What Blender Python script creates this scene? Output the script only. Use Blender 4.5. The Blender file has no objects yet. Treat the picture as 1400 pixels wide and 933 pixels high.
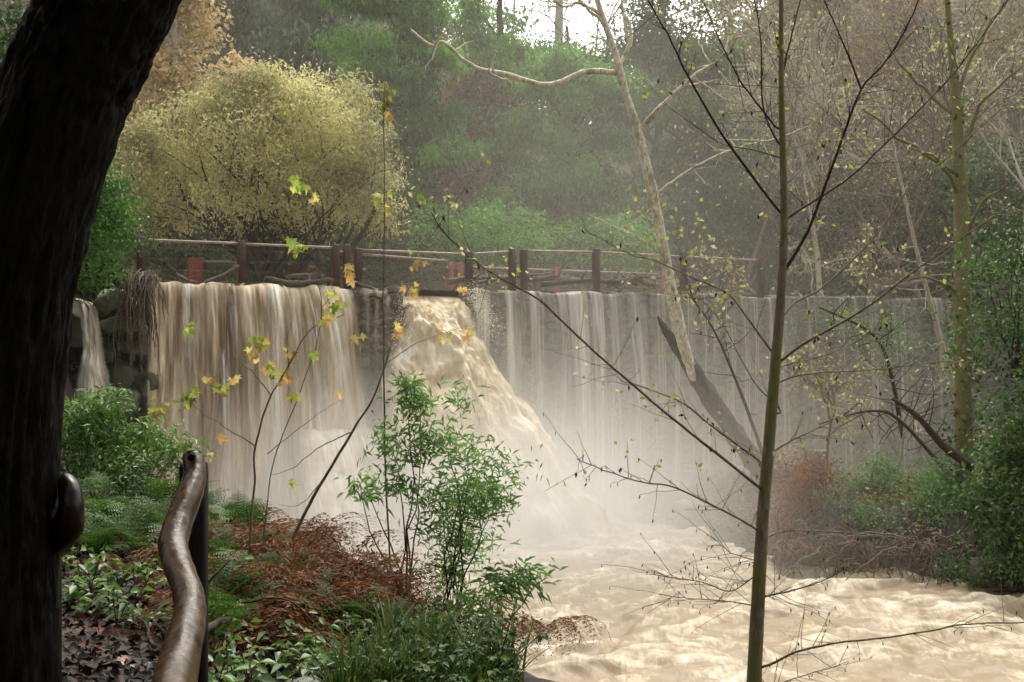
import bpy, math, random
import numpy as np
from mathutils import Vector

random.seed(7)
RNG = np.random.default_rng(7)
SC = bpy.context.scene
COL = SC.collection
R = math.radians
CAMZ, F = 5.0, 1500.0          # camera height over the plunge pool, focal length in photo pixels


def at(px, py, D):
    """a measured direction of the photograph carried out to the depth D (metres along +Y)"""
    return np.array([(px - 700.0) / F * D, D, CAMZ + (466.5 - py) / F * D])


# ------------------------------------------------------------------ noise
def _hash(i, seed):
    h = (i[..., 0].astype(np.int64) * 374761393 + i[..., 1].astype(np.int64) * 668265263
         + i[..., 2].astype(np.int64) * 2147483647 + seed * 1274126177)
    h = (h ^ (h >> 13)) * 1274126177 & 0xFFFFFFFF
    h = h ^ (h >> 16)
    return (h & 0xFFFFFF) / float(0xFFFFFF)


def vnoise(p, seed=0):
    p = np.asarray(p, float)
    if p.shape[-1] == 2:
        p = np.concatenate([p, np.zeros(p.shape[:-1] + (1,))], -1)
    i = np.floor(p).astype(np.int64)
    f = p - i
    f = f * f * (3 - 2 * f)
    out = 0
    for dx in (0, 1):
        for dy in (0, 1):
            for dz in (0, 1):
                w = ((f[..., 0] if dx else 1 - f[..., 0]) * (f[..., 1] if dy else 1 - f[..., 1])
                     * (f[..., 2] if dz else 1 - f[..., 2]))
                out = out + w * _hash(i + np.array([dx, dy, dz]), seed)
    return out


def fbm(p, oct=4, seed=0):
    p = np.asarray(p, float)
    a, s, tot = 1.0, 0.0, 0.0
    for k in range(oct):
        s = s + a * (vnoise(p, seed + k * 17) - 0.5)
        tot += a
        a *= 0.5
        p = p * 2.03 + 5.7
    return s / tot * 2


# ------------------------------------------------------------------ mesh building
class MB:
    def __init__(self):
        self.v, self.f, self.n = [], [], 0
        self.a = {}
        self.uv = []

    def add(self, v, faces, uv=None, **attr):
        v = np.asarray(v, float).reshape(-1, 3)
        for fa in faces if isinstance(faces, list) else [faces]:
            self.f.append(np.asarray(fa, np.int64) + self.n)
        self.v.append(v)
        self.n += len(v)
        for k, x in attr.items():
            self.a.setdefault(k, []).append(np.broadcast_to(np.asarray(x, float), (len(v),)))
        if uv is not None:
            self.uv.append(np.asarray(uv, float))

    def build(self, name, mat, parent=None, smooth=True):
        v = np.concatenate(self.v)
        me = bpy.data.meshes.new(name)
        loops = np.concatenate([x.reshape(-1) for x in self.f])
        sizes = np.concatenate([np.full(len(x), x.shape[1], np.int64) for x in self.f])
        starts = np.concatenate([[0], np.cumsum(sizes)[:-1]])
        me.vertices.add(len(v))
        me.vertices.foreach_set('co', v.astype(np.float32).ravel())
        me.loops.add(len(loops))
        me.loops.foreach_set('vertex_index', loops.astype(np.int32))
        me.polygons.add(len(sizes))
        me.polygons.foreach_set('loop_start', starts.astype(np.int32))
        me.update(calc_edges=True)
        if smooth:
            me.polygons.foreach_set('use_smooth', np.ones(len(sizes), bool))
        for k, xs in self.a.items():
            x = np.concatenate(xs)
            at_ = me.attributes.new(k, 'FLOAT', 'POINT')
            at_.data.foreach_set('value', x.astype(np.float32))
        if self.uv:
            uv = np.concatenate(self.uv)
            l = me.uv_layers.new(name='UVMap')
            l.data.foreach_set('uv', uv[loops].astype(np.float32).ravel())
        me.materials.append(mat)
        o = bpy.data.objects.new(name, me)
        COL.objects.link(o)
        if parent is not None:
            o.parent = parent
            o.matrix_parent_inverse = parent.matrix_basis.inverted()
        return o


def tag(o, label=None, cat=None, group=None, kind=None):
    if label: o['label'] = label
    if cat: o['category'] = cat
    if group: o['group'] = group
    if kind: o['kind'] = kind
    return o


def empty(name, loc, label, cat, group=None):
    o = bpy.data.objects.new(name, None)
    o.location = Vector([float(c) for c in loc])
    COL.objects.link(o)
    return tag(o, label, cat, group)


def copy_tree(o, label=None, loc=None, rz=None, sc=None, parent=None):
    c = o.copy()
    COL.objects.link(c)
    if parent is not None: c.parent = parent
    if label: c['label'] = label
    if loc is not None: c.location = Vector([float(x) for x in loc])
    if rz is not None: c.rotation_euler.z = rz
    if sc is not None: c.scale = (sc, sc, sc)
    for ch in [x for x in bpy.data.objects if x.parent == o]:
        copy_tree(ch, parent=c)
    return c


def spline(pts, n):
    """Catmull-Rom through rows (any number of columns)"""
    pts = np.asarray(pts, float)
    if len(pts) == 2:
        t = np.linspace(0, 1, n)[:, None]
        return pts[0] * (1 - t) + pts[1] * t
    p = np.vstack([2 * pts[0] - pts[1], pts, 2 * pts[-1] - pts[-2]])
    u = np.linspace(0, len(pts) - 1 - 1e-9, n)
    i = u.astype(int)
    t = (u - i)[:, None]
    a, b, c, d = p[i], p[i + 1], p[i + 2], p[i + 3]
    return 0.5 * (2 * b + (c - a) * t + (2 * a - 5 * b + 4 * c - d) * t ** 2 + (3 * b - a - 3 * c + d) * t ** 3)


def unit(v):
    return v / np.maximum(np.linalg.norm(v, axis=-1, keepdims=True), 1e-9)


def tube(mb, path, rad, sides=8, rough=0.0, rfreq=3.0, seed=0, cap=True):
    path = np.asarray(path, float)
    rad = np.broadcast_to(np.asarray(rad, float), (len(path),))
    n = len(path)
    t = unit(np.gradient(path, axis=0))
    m = np.mean(t, axis=0)
    ref = np.eye(3)[np.argmin(np.abs(m))]
    b1 = unit(np.cross(t, ref))
    b2 = np.cross(t, b1)
    a = np.linspace(0, 2 * math.pi, sides, endpoint=False)
    ring = np.cos(a)[None, :, None] * b1[:, None] + np.sin(a)[None, :, None] * b2[:, None]
    rr = rad[:, None] * np.ones((1, sides))
    if rough:
        q = ring * 1.0
        q = np.concatenate([q[..., :2] * rfreq, (np.arange(n) / max(n - 1, 1) * np.linalg.norm(path[-1] - path[0]) * rfreq)[:, None, None]
                            * np.ones((1, sides, 1))], -1)
        rr = rr * (1 + rough * fbm(q, 3, seed))
    v = path[:, None] + ring * rr[..., None]
    i, j = np.meshgrid(np.arange(n - 1), np.arange(sides), indexing='ij')
    k = (j + 1) % sides
    q = np.stack([i * sides + j, i * sides + k, (i + 1) * sides + k, (i + 1) * sides + j], -1).reshape(-1, 4)
    v = v.reshape(-1, 3)
    faces = [q]
    if cap:
        v = np.vstack([v, path[:1], path[-1:]])
        j = np.arange(sides); k = (j + 1) % sides
        faces.append(np.stack([np.full(sides, n * sides), k, j], -1))
        faces.append(np.stack([np.full(sides, n * sides + 1), (n - 1) * sides + j, (n - 1) * sides + k], -1))
    mb.add(v, faces)


def leaves(mb, p, d, nrm, L, W, rnd, fold=0.25, droop=0.0, w_at=0.45):
    """kites folded along the midrib: base, two sides, tip"""
    p = np.asarray(p, float); n = len(p)
    if n == 0: return
    L = np.broadcast_to(np.asarray(L, float), (n,))[:, None]
    W = np.broadcast_to(np.asarray(W, float), (n,))[:, None]
    d = unit(np.asarray(d, float))
    s = unit(np.cross(d, nrm))
    u = np.cross(s, d)
    mid = p + d * L * w_at
    tip = p + d * L + np.array([0, 0, -1]) * L * droop
    v = np.stack([p, mid + s * W * .5 + u * W * fold, tip, mid - s * W * .5 + u * W * fold], 1).reshape(-1, 3)
    b = np.arange(n)[:, None] * 4
    f = np.concatenate([b + np.array([[0, 1, 2]]), b + np.array([[0, 2, 3]])])
    mb.add(v, f, rnd=np.repeat(np.broadcast_to(np.asarray(rnd, float), (n,)), 4))


def rdir(n, g=RNG):
    return unit(g.normal(size=(n, 3)))


# ------------------------------------------------------------------ materials
def newmat(name):
    m = bpy.data.materials.new(name)
    m.use_nodes = True
    nt = m.node_tree
    nt.nodes.clear()
    out = nt.nodes.new('ShaderNodeOutputMaterial')
    return m, nt, out


def N(nt, t, **kw):
    n = nt.nodes.new(t)
    for k, v in kw.items():
        setattr(n, k, v)
    return n


def ramp(nt, fac, stops, interp='LINEAR'):
    r = N(nt, 'ShaderNodeValToRGB')
    r.color_ramp.interpolation = interp
    e = r.color_ramp.elements
    while len(e) < len(stops): e.new(0.5)
    for k, (p, c) in enumerate(stops):
        e[k].position = p
        e[k].color = (*c, 1) if len(c) == 3 else c
    nt.links.new(fac, r.inputs[0])
    return r.outputs[0]


def mathn(nt, op, a, b=None, clamp=False):
    m = N(nt, 'ShaderNodeMath', operation=op)
    m.use_clamp = clamp
    for k, x in enumerate((a, b)):
        if x is None: continue
        if isinstance(x, (int, float)): m.inputs[k].default_value = x
        else: nt.links.new(x, m.inputs[k])
    return m.outputs[0]


def noise(nt, vec, scale, detail=4, rough=0.6, dist=0.0):
    n = N(nt, 'ShaderNodeTexNoise')
    n.inputs['Scale'].default_value = scale
    n.inputs['Detail'].default_value = detail
    n.inputs['Roughness'].default_value = rough
    n.inputs['Distortion'].default_value = dist
    if vec is not None: nt.links.new(vec, n.inputs['Vector'])
    return n.outputs[0]


def mapping(nt, src, scale):
    tc = N(nt, 'ShaderNodeTexCoord')
    mp = N(nt, 'ShaderNodeMapping')
    mp.inputs['Scale'].default_value = scale
    nt.links.new(tc.outputs[src], mp.inputs['Vector'])
    return mp.outputs[0]


def mixc(nt, fac, a, b, blend='MIX'):
    m = N(nt, 'ShaderNodeMix', data_type='RGBA', blend_type=blend)
    for k, x in ((0, fac), (6, a), (7, b)):
        if isinstance(x, (int, float)): m.inputs[k].default_value = x
        elif isinstance(x, tuple): m.inputs[k].default_value = (*x, 1)
        else: nt.links.new(x, m.inputs[k])
    return m.outputs[2]


def leaf_mat(name, cols, transl=0.35, rough=0.6, gloss=0.25, patch=0.35):
    """cols: list of linear colours spread over the random value of each leaf"""
    m, nt, out = newmat(name)
    a = N(nt, 'ShaderNodeAttribute', attribute_name='rnd')
    st = [(k / max(len(cols) - 1, 1), c) for k, c in enumerate(cols)]
    c = ramp(nt, a.outputs['Fac'], st)
    big = noise(nt, mapping(nt, 'Object', (1, 1, 1)), patch, 3, 0.6)
    br = ramp(nt, big, [(0.34, (0.42,) * 3), (0.5, (.95,) * 3), (0.68, (1.3,) * 3)])  # patchy light and dark in the colour, imitates shading of leaf masses
    c = mixc(nt, 1.0, c, br, 'MULTIPLY')
    p = N(nt, 'ShaderNodeBsdfPrincipled')
    p.inputs['Roughness'].default_value = rough
    p.inputs['Specular IOR Level'].default_value = gloss
    nt.links.new(c, p.inputs['Base Color'])
    t = N(nt, 'ShaderNodeBsdfTranslucent')
    nt.links.new(c, t.inputs['Color'])
    mx = N(nt, 'ShaderNodeMixShader')
    mx.inputs[0].default_value = transl
    nt.links.new(p.outputs[0], mx.inputs[1]); nt.links.new(t.outputs[0], mx.inputs[2])
    nt.links.new(mx.outputs[0], out.inputs[0])
    return m


def bark_mat(name, dark, light, moss=None, moss_amt=0.5, scale=(6, 6, 1.5), rough=0.85, bump=0.6, spec=0.2):
    m, nt, out = newmat(name)
    v = mapping(nt, 'Object', scale)
    n1 = noise(nt, v, 3.0, 6, 0.7, 0.4)
    c = ramp(nt, n1, [(0.32, dark), (0.68, light)])
    if moss:
        n2 = noise(nt, mapping(nt, 'Object', (1, 1, .6)), 2.2, 4, 0.65)
        f = ramp(nt, n2, [(0.62 - 0.3 * moss_amt, (0, 0, 0)), (0.78 - 0.3 * moss_amt, (1, 1, 1))])
        c = mixc(nt, f, c, moss)
    p = N(nt, 'ShaderNodeBsdfPrincipled')
    p.inputs['Roughness'].default_value = rough
    p.inputs['Specular IOR Level'].default_value = spec
    nt.links.new(c, p.inputs['Base Color'])
    b = N(nt, 'ShaderNodeBump'); b.inputs['Strength'].default_value = bump; b.inputs['Distance'].default_value = 0.03
    nt.links.new(n1, b.inputs['Height']); nt.links.new(b.outputs[0], p.inputs['Normal'])
    nt.links.new(p.outputs[0], out.inputs[0])
    return m


def rock_mat(name, dark, light, moss, wet=0.5, scale=2.0, joints=None):
    m, nt, out = newmat(name)
    v = mapping(nt, 'Object', (1, 1, 1))
    n1 = noise(nt, v, scale, 7, 0.65)
    c = ramp(nt, n1, [(0.3, dark), (0.7, light)])
    f = ramp(nt, noise(nt, v, 0.9, 5, 0.7), [(0.48, (0, 0, 0)), (0.62, (1, 1, 1))])
    c = mixc(nt, f, c, moss)
    h = n1
    if joints:
        vo = N(nt, 'ShaderNodeTexVoronoi', feature='DISTANCE_TO_EDGE')
        vo.inputs['Scale'].default_value = joints
        nv = noise(nt, v, 1.5, 3)
        mp = N(nt, 'ShaderNodeVectorMath', operation='ADD')
        sc_ = N(nt, 'ShaderNodeVectorMath', operation='MULTIPLY'); sc_.inputs[1].default_value = (1, 1, 1.8)
        nt.links.new(v, sc_.inputs[0]); nt.links.new(sc_.outputs[0], mp.inputs[0])
        cb = N(nt, 'ShaderNodeCombineXYZ'); nt.links.new(nv, cb.inputs[0]); nt.links.new(nv, cb.inputs[2])
        nt.links.new(cb.outputs[0], mp.inputs[1]); nt.links.new(mp.outputs[0], vo.inputs['Vector'])
        j = ramp(nt, vo.outputs[0], [(0.0, (0.25,) * 3), (0.12, (1, 1, 1))])
        c = mixc(nt, 1.0, c, j, 'MULTIPLY')
        h = mathn(nt, 'ADD', mathn(nt, 'MULTIPLY', n1, 0.4), ramp(nt, vo.outputs[0], [(0, (0, 0, 0)), (0.2, (1, 1, 1))]))
    p = N(nt, 'ShaderNodeBsdfPrincipled')
    p.inputs['Roughness'].default_value = 0.75 - 0.4 * wet
    p.inputs['Specular IOR Level'].default_value = 0.4
    nt.links.new(c, p.inputs['Base Color'])
    b = N(nt, 'ShaderNodeBump'); b.inputs['Strength'].default_value = 0.7; b.inputs['Distance'].default_value = 0.08
    nt.links.new(h, b.inputs['Height']); nt.links.new(b.outputs[0], p.inputs['Normal'])
    nt.links.new(p.outputs[0], out.inputs[0])
    return m


def fall_mat(name, su, sv, stops, alpha=None, fine=3.0, gaps=False):
    """falling water: noise drawn out along the fall; alpha = ramp stops of the opaque part"""
    m, nt, out = newmat(name)
    tc = N(nt, 'ShaderNodeTexCoord')
    def uvn(a, b, det, dist=0.0):
        mp = N(nt, 'ShaderNodeMapping'); mp.inputs['Scale'].default_value = (a, b, 1)
        nt.links.new(tc.outputs['UV'], mp.inputs[0])
        return noise(nt, mp.outputs[0], 1.0, det, 0.65, dist)
    n1 = uvn(su, sv, 5, 0.3)
    n2 = uvn(su * fine, sv * 1.2, 4, 0.2)
    h = mathn(nt, 'ADD', mathn(nt, 'MULTIPLY', n1, 0.6), mathn(nt, 'MULTIPLY', n2, 0.4))
    n4 = uvn(su * .22, sv * .5, 3, .6)
    h2 = mathn(nt, 'ADD', h, mathn(nt, 'MULTIPLY', mathn(nt, 'SUBTRACT', n4, .5), .42))
    c = ramp(nt, h2, stops)
    p = N(nt, 'ShaderNodeBsdfPrincipled')
    p.inputs['Roughness'].default_value = 0.7
    p.inputs['Specular IOR Level'].default_value = 0.08
    nt.links.new(c, p.inputs['Base Color'])
    b = N(nt, 'ShaderNodeBump'); b.inputs['Strength'].default_value = 0.6; b.inputs['Distance'].default_value = 0.12
    nt.links.new(h, b.inputs['Height']); nt.links.new(b.outputs[0], p.inputs['Normal'])
    sh = p.outputs[0]
    if alpha:
        n3 = uvn(su * 0.9, sv * 0.55, 5, 0.25)
        fa = ramp(nt, mathn(nt, 'ADD', mathn(nt, 'MULTIPLY', n3, 0.6), mathn(nt, 'MULTIPLY', n2, 0.4)), alpha)
        if gaps:
            fa = mathn(nt, 'MULTIPLY', fa, ramp(nt, uvn(su * .33, sv * .12, 2, .3), [(.36, (.32, .32, .32)), (.50, (1, 1, 1))]))
        ed = N(nt, 'ShaderNodeAttribute', attribute_name='edge')
        fa = mathn(nt, 'MULTIPLY', fa, ed.outputs['Fac'], clamp=True)
        tr = N(nt, 'ShaderNodeBsdfTransparent')
        mx = N(nt, 'ShaderNodeMixShader')
        nt.links.new(fa, mx.inputs[0]); nt.links.new(tr.outputs[0], mx.inputs[1]); nt.links.new(sh, mx.inputs[2])
        sh = mx.outputs[0]
    nt.links.new(sh, out.inputs[0])
    return m


def plain(name, c, rough=0.6, spec=0.3, var=0.25, scale=8.0, coat=0.0):
    m, nt, out = newmat(name)
    n1 = noise(nt, mapping(nt, 'Object', (1, 1, 1)), scale, 5, 0.65)
    lo = tuple(x * (1 - var) for x in c); hi = tuple(x * (1 + var) for x in c)
    p = N(nt, 'ShaderNodeBsdfPrincipled')
    nt.links.new(ramp(nt, n1, [(0.3, lo), (0.7, hi)]), p.inputs['Base Color'])
    p.inputs['Roughness'].default_value = rough
    p.inputs['Specular IOR Level'].default_value = spec
    p.inputs['Coat Weight'].default_value = coat
    p.inputs['Coat Roughness'].default_value = 0.2
    nt.links.new(p.outputs[0], out.inputs[0])
    return m


M = {}
# bark
M['black_bark'] = bark_mat('black_bark', (.0006, .0005, .0004), (.013, .0105, .008), scale=(22, 22, 5), rough=.6, bump=1.0, spec=0.12)
M['bark'] = bark_mat('brown_bark', (.02, .016, .011), (.07, .055, .04))
M['pale_bark'] = bark_mat('pale_sycamore_bark', (.26, .23, .16), (.78, .74, .62), (.17, .17, .08), 0.2, scale=(4, 4, 2.0), rough=.8, bump=.4)
M['dark_wet'] = bark_mat('wet_dark_wood', (.03, .026, .022), (.13, .112, .092), (.05, .06, .022), .45, scale=(7, 7, 2.5), bump=1.0)
M['mossy'] = bark_mat('mossy_bark', (.12, .105, .065), (.32, .28, .19), (.20, .21, .07), 0.6, scale=(12, 12, 3), bump=.9)
M['twig'] = bark_mat('dark_twig_bark', (.03, .022, .017), (.085, .065, .05), bump=.2)
M['mosstwig'] = bark_mat('mossy_twig_bark', (.10, .085, .06), (.25, .21, .15), (.16, .17, .07), 0.4, bump=.2)
M['pinktwig'] = bark_mat('pinkish_twig_bark', (.11, .085, .068), (.30, .24, .19), bump=.1)
M['paletwig'] = bark_mat('pale_twig_bark', (.24, .22, .17), (.56, .52, .42), bump=.1)
M['drift'] = bark_mat('driftwood', (.06, .045, .033), (.20, .16, .125), scale=(5, 5, 5))
# leaves
M['olive'] = leaf_mat('olive_leaf', [(.25, .235, .09), (.46, .435, .18), (.63, .60, .30), (.77, .74, .46)], 0.5)
M['gold'] = leaf_mat('golden_leaf', [(.30, .21, .11), (.56, .42, .22), (.72, .55, .31), (.54, .50, .24)], 0.45)
M['bushgreen'] = leaf_mat('bush_green_leaf', [(.025, .075, .012), (.06, .17, .025), (.13, .28, .04)], 0.4, .45, .35)
M['conifer'] = leaf_mat('grey_green_needle', [(.055, .085, .06), (.10, .145, .095), (.16, .21, .14)], 0.35)
M['laurel'] = leaf_mat('laurel_leaf', [(.05, .14, .022), (.13, .31, .045), (.24, .46, .08)], 0.45)
M['laurel2'] = leaf_mat('pale_laurel_leaf', [(.07, .17, .04), (.14, .31, .07), (.24, .46, .12)], 0.45)
M['russet'] = leaf_mat('russet_leaf', [(.10, .07, .04), (.22, .15, .08), (.40, .22, .13), (.12, .17, .06)], 0.4)
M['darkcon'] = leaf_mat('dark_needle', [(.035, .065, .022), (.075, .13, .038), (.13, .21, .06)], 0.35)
M['browntree'] = leaf_mat('faded_brown_leaf', [(.075, .07, .04), (.16, .155, .075), (.30, .215, .14), (.20, .25, .085), (.36, .24, .16)], 0.45)
M['under'] = leaf_mat('undergrowth_leaf', [(.035, .05, .018), (.07, .095, .032), (.13, .12, .05), (.08, .15, .045)], 0.35)
M['budleaf'] = leaf_mat('bud_leaf', [(.26, .36, .06), (.42, .46, .10), (.60, .58, .34), (.42, .17, .10)], 0.5)
M['deadbits'] = leaf_mat('dead_catkin', [(.02, .012, .01), (.05, .025, .015), (.12, .04, .02)], .2)
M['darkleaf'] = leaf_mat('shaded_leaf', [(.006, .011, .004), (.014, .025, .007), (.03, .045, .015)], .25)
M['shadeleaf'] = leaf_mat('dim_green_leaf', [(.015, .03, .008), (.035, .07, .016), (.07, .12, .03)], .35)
M['fern'] = leaf_mat('green_fern', [(.02, .06, .008), (.06, .14, .02), (.13, .22, .04)], .4, .5, .3)
M['deadfern'] = leaf_mat('dead_fern', [(.035, .013, .006), (.12, .042, .013), (.27, .10, .03), (.17, .11, .035)], 0.35, .6, .25)
M['groundplant'] = leaf_mat('seedling_leaf', [(0.043, 0.108, 0.016), (0.094, 0.202, 0.032), (0.202, 0.302, 0.065)], 0.4, .35, .45)
M['maple'] = leaf_mat('maple_leaf', [(.20, .36, .06), (.42, .50, .11), (.66, .58, .17), (.70, .45, .17), (.60, .30, .14)], 0.55, .45, .3, patch=2.0)
M['willowleaf'] = leaf_mat('narrow_leaf', [(.07, .16, .04), (.15, .29, .075), (.28, .44, .14)], 0.5, .4, .4, patch=1.5)
M['grass'] = leaf_mat('grass_blade', [(0.035, 0.077, 0.010), (0.070, 0.126, 0.021), (0.119, 0.140, 0.035)], .35)
M['litterleaf'] = leaf_mat('fallen_leaf', [(.010, .005, .003), (.026, .010, .006), (.06, .021, .012), (.13, .045, .025)], .1, .6, .2, patch=1.5)
M['rightleaf'] = leaf_mat('bank_shrub_leaf', [(.02, .055, .012), (.05, .12, .022), (.11, .22, .045), (.26, .29, .11)], 0.4, .4, .4, patch=.8)
M['bramble'] = leaf_mat('faded_bramble', [(.07, .045, .03), (.20, .085, .05), (.34, .14, .075), (.12, .18, .05)], 0.35, patch=.8)
M['greygreen'] = leaf_mat('soft_green_leaf', [(.08, .16, .06), (.14, .28, .09), (.22, .40, .14)], 0.45, patch=.8)
# stone
M['rock'] = rock_mat('wet_rock', (.03, .028, .02), (.15, .14, .105), (.045, .055, .02))
M['rockpale'] = rock_mat('pale_boulder', (.09, .09, .08), (.30, .30, .27), (.07, .075, .04), .3)
M['wall'] = rock_mat('stone_wall', (.032, .028, .02), (.13, .11, .08), (.06, .10, .022), .4, 1.5, joints=1.5)
M['pier'] = rock_mat('rough_pier_stone', (.045, .034, .02), (.24, .19, .125), (.05, .055, .02), .4, 2.5, joints=1.5)
M['post'] = plain('red_brown_post', (.042, .014, .009), .5, .4)
M['redpost'] = plain('red_post', (.17, .028, .016), .5, .4)
M['pipe'] = plain('rail_pipe', (.26, .20, .16), .4, .5)
M['cable'] = plain('steel_cable', (.05, .042, .036), .5, .3)
M['railwood'] = bark_mat('polished_branch', (.016, .008, .003), (.085, .048, .019), scale=(10, 10, 1.4), rough=.25, bump=.18, spec=.22)
M['railpost'] = bark_mat('dark_post_wood', (.002, .0015, .0015), (.007, .005, .0045), scale=(12, 12, 1), rough=.7)
M['maroon'] = plain('maroon_polished_wood', (.008, .0014, .0016), .3, .3, .4)
M['hole'] = plain('dark_hole', (.004, .003, .003), .9, .1)


def soil_mat():
    m, nt, out = newmat('leafy_soil')
    v = mapping(nt, 'Object', (1, 1, 1))
    n1 = noise(nt, v, 5, 7, .7)
    c = ramp(nt, n1, [(.3, (.008, .005, .003)), (.6, (.028, .017, .010)), (.8, (.05, .03, .016))])
    p = N(nt, 'ShaderNodeBsdfPrincipled'); p.inputs['Roughness'].default_value = .75
    nt.links.new(c, p.inputs['Base Color'])
    b = N(nt, 'ShaderNodeBump'); b.inputs['Strength'].default_value = .8; b.inputs['Distance'].default_value = .06
    nt.links.new(n1, b.inputs['Height']); nt.links.new(b.outputs[0], p.inputs['Normal'])
    nt.links.new(p.outputs[0], out.inputs[0])
    return m


M['soil'] = soil_mat()
M['hill'] = plain('hillside_soil', (.035, .034, .018), .95, .1, .6, .6)


def pool_mat():
    m, nt, out = newmat('muddy_water')
    a = N(nt, 'ShaderNodeAttribute', attribute_name='foam')
    tc = N(nt, 'ShaderNodeTexCoord')
    mp = N(nt, 'ShaderNodeMapping'); mp.inputs['Scale'].default_value = (.9, 1.5, 1); mp.inputs['Rotation'].default_value = (0, 0, .5)
    nt.links.new(tc.outputs['Object'], mp.inputs[0])
    n1 = noise(nt, mp.outputs[0], .75, 6, .58, 2.2)
    mp2 = N(nt, 'ShaderNodeMapping'); mp2.inputs['Scale'].default_value = (3.2, .8, 1); mp2.inputs['Rotation'].default_value = (0, 0, -.55)
    nt.links.new(tc.outputs['Object'], mp2.inputs[0])
    n2 = noise(nt, mp2.outputs[0], 2.2, 5, .6, 1.6)
    f = mathn(nt, 'ADD', a.outputs['Fac'], mathn(nt, 'ADD', mathn(nt, 'MULTIPLY', mathn(nt, 'SUBTRACT', n1, .5), 2.3), mathn(nt, 'MULTIPLY', mathn(nt, 'SUBTRACT', n2, .5), 1.3)))
    c = ramp(nt, f, [(.10, (0.260, 0.199, 0.130)), (.40, (0.387, 0.314, 0.220)), (.64, (0.508, 0.438, 0.334)), (.88, (0.657, 0.605, 0.517))])
    p = N(nt, 'ShaderNodeBsdfPrincipled')
    p.inputs['Roughness'].default_value = .45
    p.inputs['Specular IOR Level'].default_value = .2
    nt.links.new(c, p.inputs['Base Color'])
    b = N(nt, 'ShaderNodeBump'); b.inputs['Strength'].default_value = .28; b.inputs['Distance'].default_value = .12
    nt.links.new(mathn(nt, 'ADD', n1, mathn(nt, 'MULTIPLY', n2, .4)), b.inputs['Height']); nt.links.new(b.outputs[0], p.inputs['Normal'])
    nt.links.new(p.outputs[0], out.inputs[0])
    return m


M['pool'] = pool_mat()

# ------------------------------------------------------------------ the dam line
P0 = np.array([-9.6, 29.0]); DU = unit(np.array([25.9, 11.0])); DN = np.array([DU[1], -DU[0]])
CREST = 6.5


def dam(s, off, z):
    s = np.asarray(s, float); off = np.asarray(off, float); z = np.asarray(z, float)
    xy = P0 + s[..., None] * DU + off[..., None] * DN
    return np.concatenate([xy, np.broadcast_to(z, s.shape)[..., None]], -1)


def px_s(px):
    k = (px - 700) / F
    return (29.0 * k + 9.6) / (DU[0] - DU[1] * k)


def grid_faces(nu, nv):
    i, j = np.meshgrid(np.arange(nu - 1), np.arange(nv - 1), indexing='ij')
    a = i * nv + j
    return np.stack([a, a + nv, a + nv + 1, a + 1], -1).reshape(-1, 4)


# ------------------------------------------------------------------ terrain
TOP = np.array([(-30, 45), (-14, 31), (-11.3, 26.5), (-8.5, 15.5), (-3.5, 10.8), (-1.75, 8.7), (0.15, 6.0), (4, 4.4), (20, 2), (60, -10)], float)
TOE = np.array([(-30, 60), (-9.9, 34), (-9.3, 27), (-6.4, 17), (-2.0, 12.9), (2, 12.2), (8, 10.5), (22, 8), (60, 0)], float)


def pl_dist(x, y, pl):
    """signed distance to a polyline; positive on its left side walking along it (towards the water)"""
    best = np.full(x.shape, 1e9); sg = np.ones(x.shape)
    for a, b in zip(pl[:-1], pl[1:]):
        d = b - a
        t = np.clip(((x - a[0]) * d[0] + (y - a[1]) * d[1]) / (d @ d), 0, 1)
        qx, qy = x - a[0] - t * d[0], y - a[1] - t * d[1]
        r = np.hypot(qx, qy)
        s = d[0] * (y - a[1]) - d[1] * (x - a[0])
        up = r < best
        best = np.where(up, r, best); sg = np.where(up, np.sign(s), sg)
    return best * sg


def ground_z(x, y):
    x = np.asarray(x, float); y = np.asarray(y, float)
    dt = pl_dist(x, y, TOP)
    de = pl_dist(x, y, TOE)
    rise = np.clip((y - 12) / 17, 0, 1) ** 1.5 * 2.6           # the left bank climbs to the crest
    top = 3.46 + np.clip(-dt - 1, 0, 40) * 0.06 - .13 * np.clip(x + 2.2, 0, 4) + rise
    top = top + np.clip(-y - 3, 0, 60) * 0.55                    # unseen slope added behind the viewer, keeps sky light off the trunk
    top = top + np.clip(-x - 13, 0, 60) * 0.45
    f = np.clip(dt / np.maximum(dt - de, 1e-3), 0, 1)
    z = top * (1 - f) + (-0.05) * f
    z = np.where(dt < 0, top, z)
    z = np.where(de > 0, -0.05 - np.clip(de, 0, 3) * 0.5, z)
    p = np.stack([x, y], -1)
    return z + 0.10 * fbm(p * 0.9, 4, 3) + 0.03 * fbm(p * 5, 3, 9)


def sheet(name, xs, ys, zf, mat, label, kind='structure', keep=None):
    X, Y = np.meshgrid(xs, ys, indexing='ij')
    v = np.stack([X, Y, zf(X, Y)], -1).reshape(-1, 3)
    f = grid_faces(len(xs), len(ys))
    if keep is not None:
        k = keep(X, Y).reshape(-1)
        f = f[np.all(k[f], axis=1)]
    mb = MB(); mb.add(v, f)
    o = mb.build(name, mat)
    return tag(o, label, None, kind=kind)


xs = np.concatenate([np.linspace(-90, -12, 40), np.linspace(-11.8, 12, 170), np.linspace(13, 90, 30)])
ys = np.concatenate([np.linspace(-60, -1, 30), np.linspace(-.8, 14, 130), np.linspace(14.3, 31, 60)])
sheet('ground', xs, ys, ground_z, M['soil'], 'dark leaf-covered soil of the near bank',
      keep=lambda X, Y: (-(X - P0[0]) * DN[0] - (Y - P0[1]) * DN[1] < 0.8))


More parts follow.
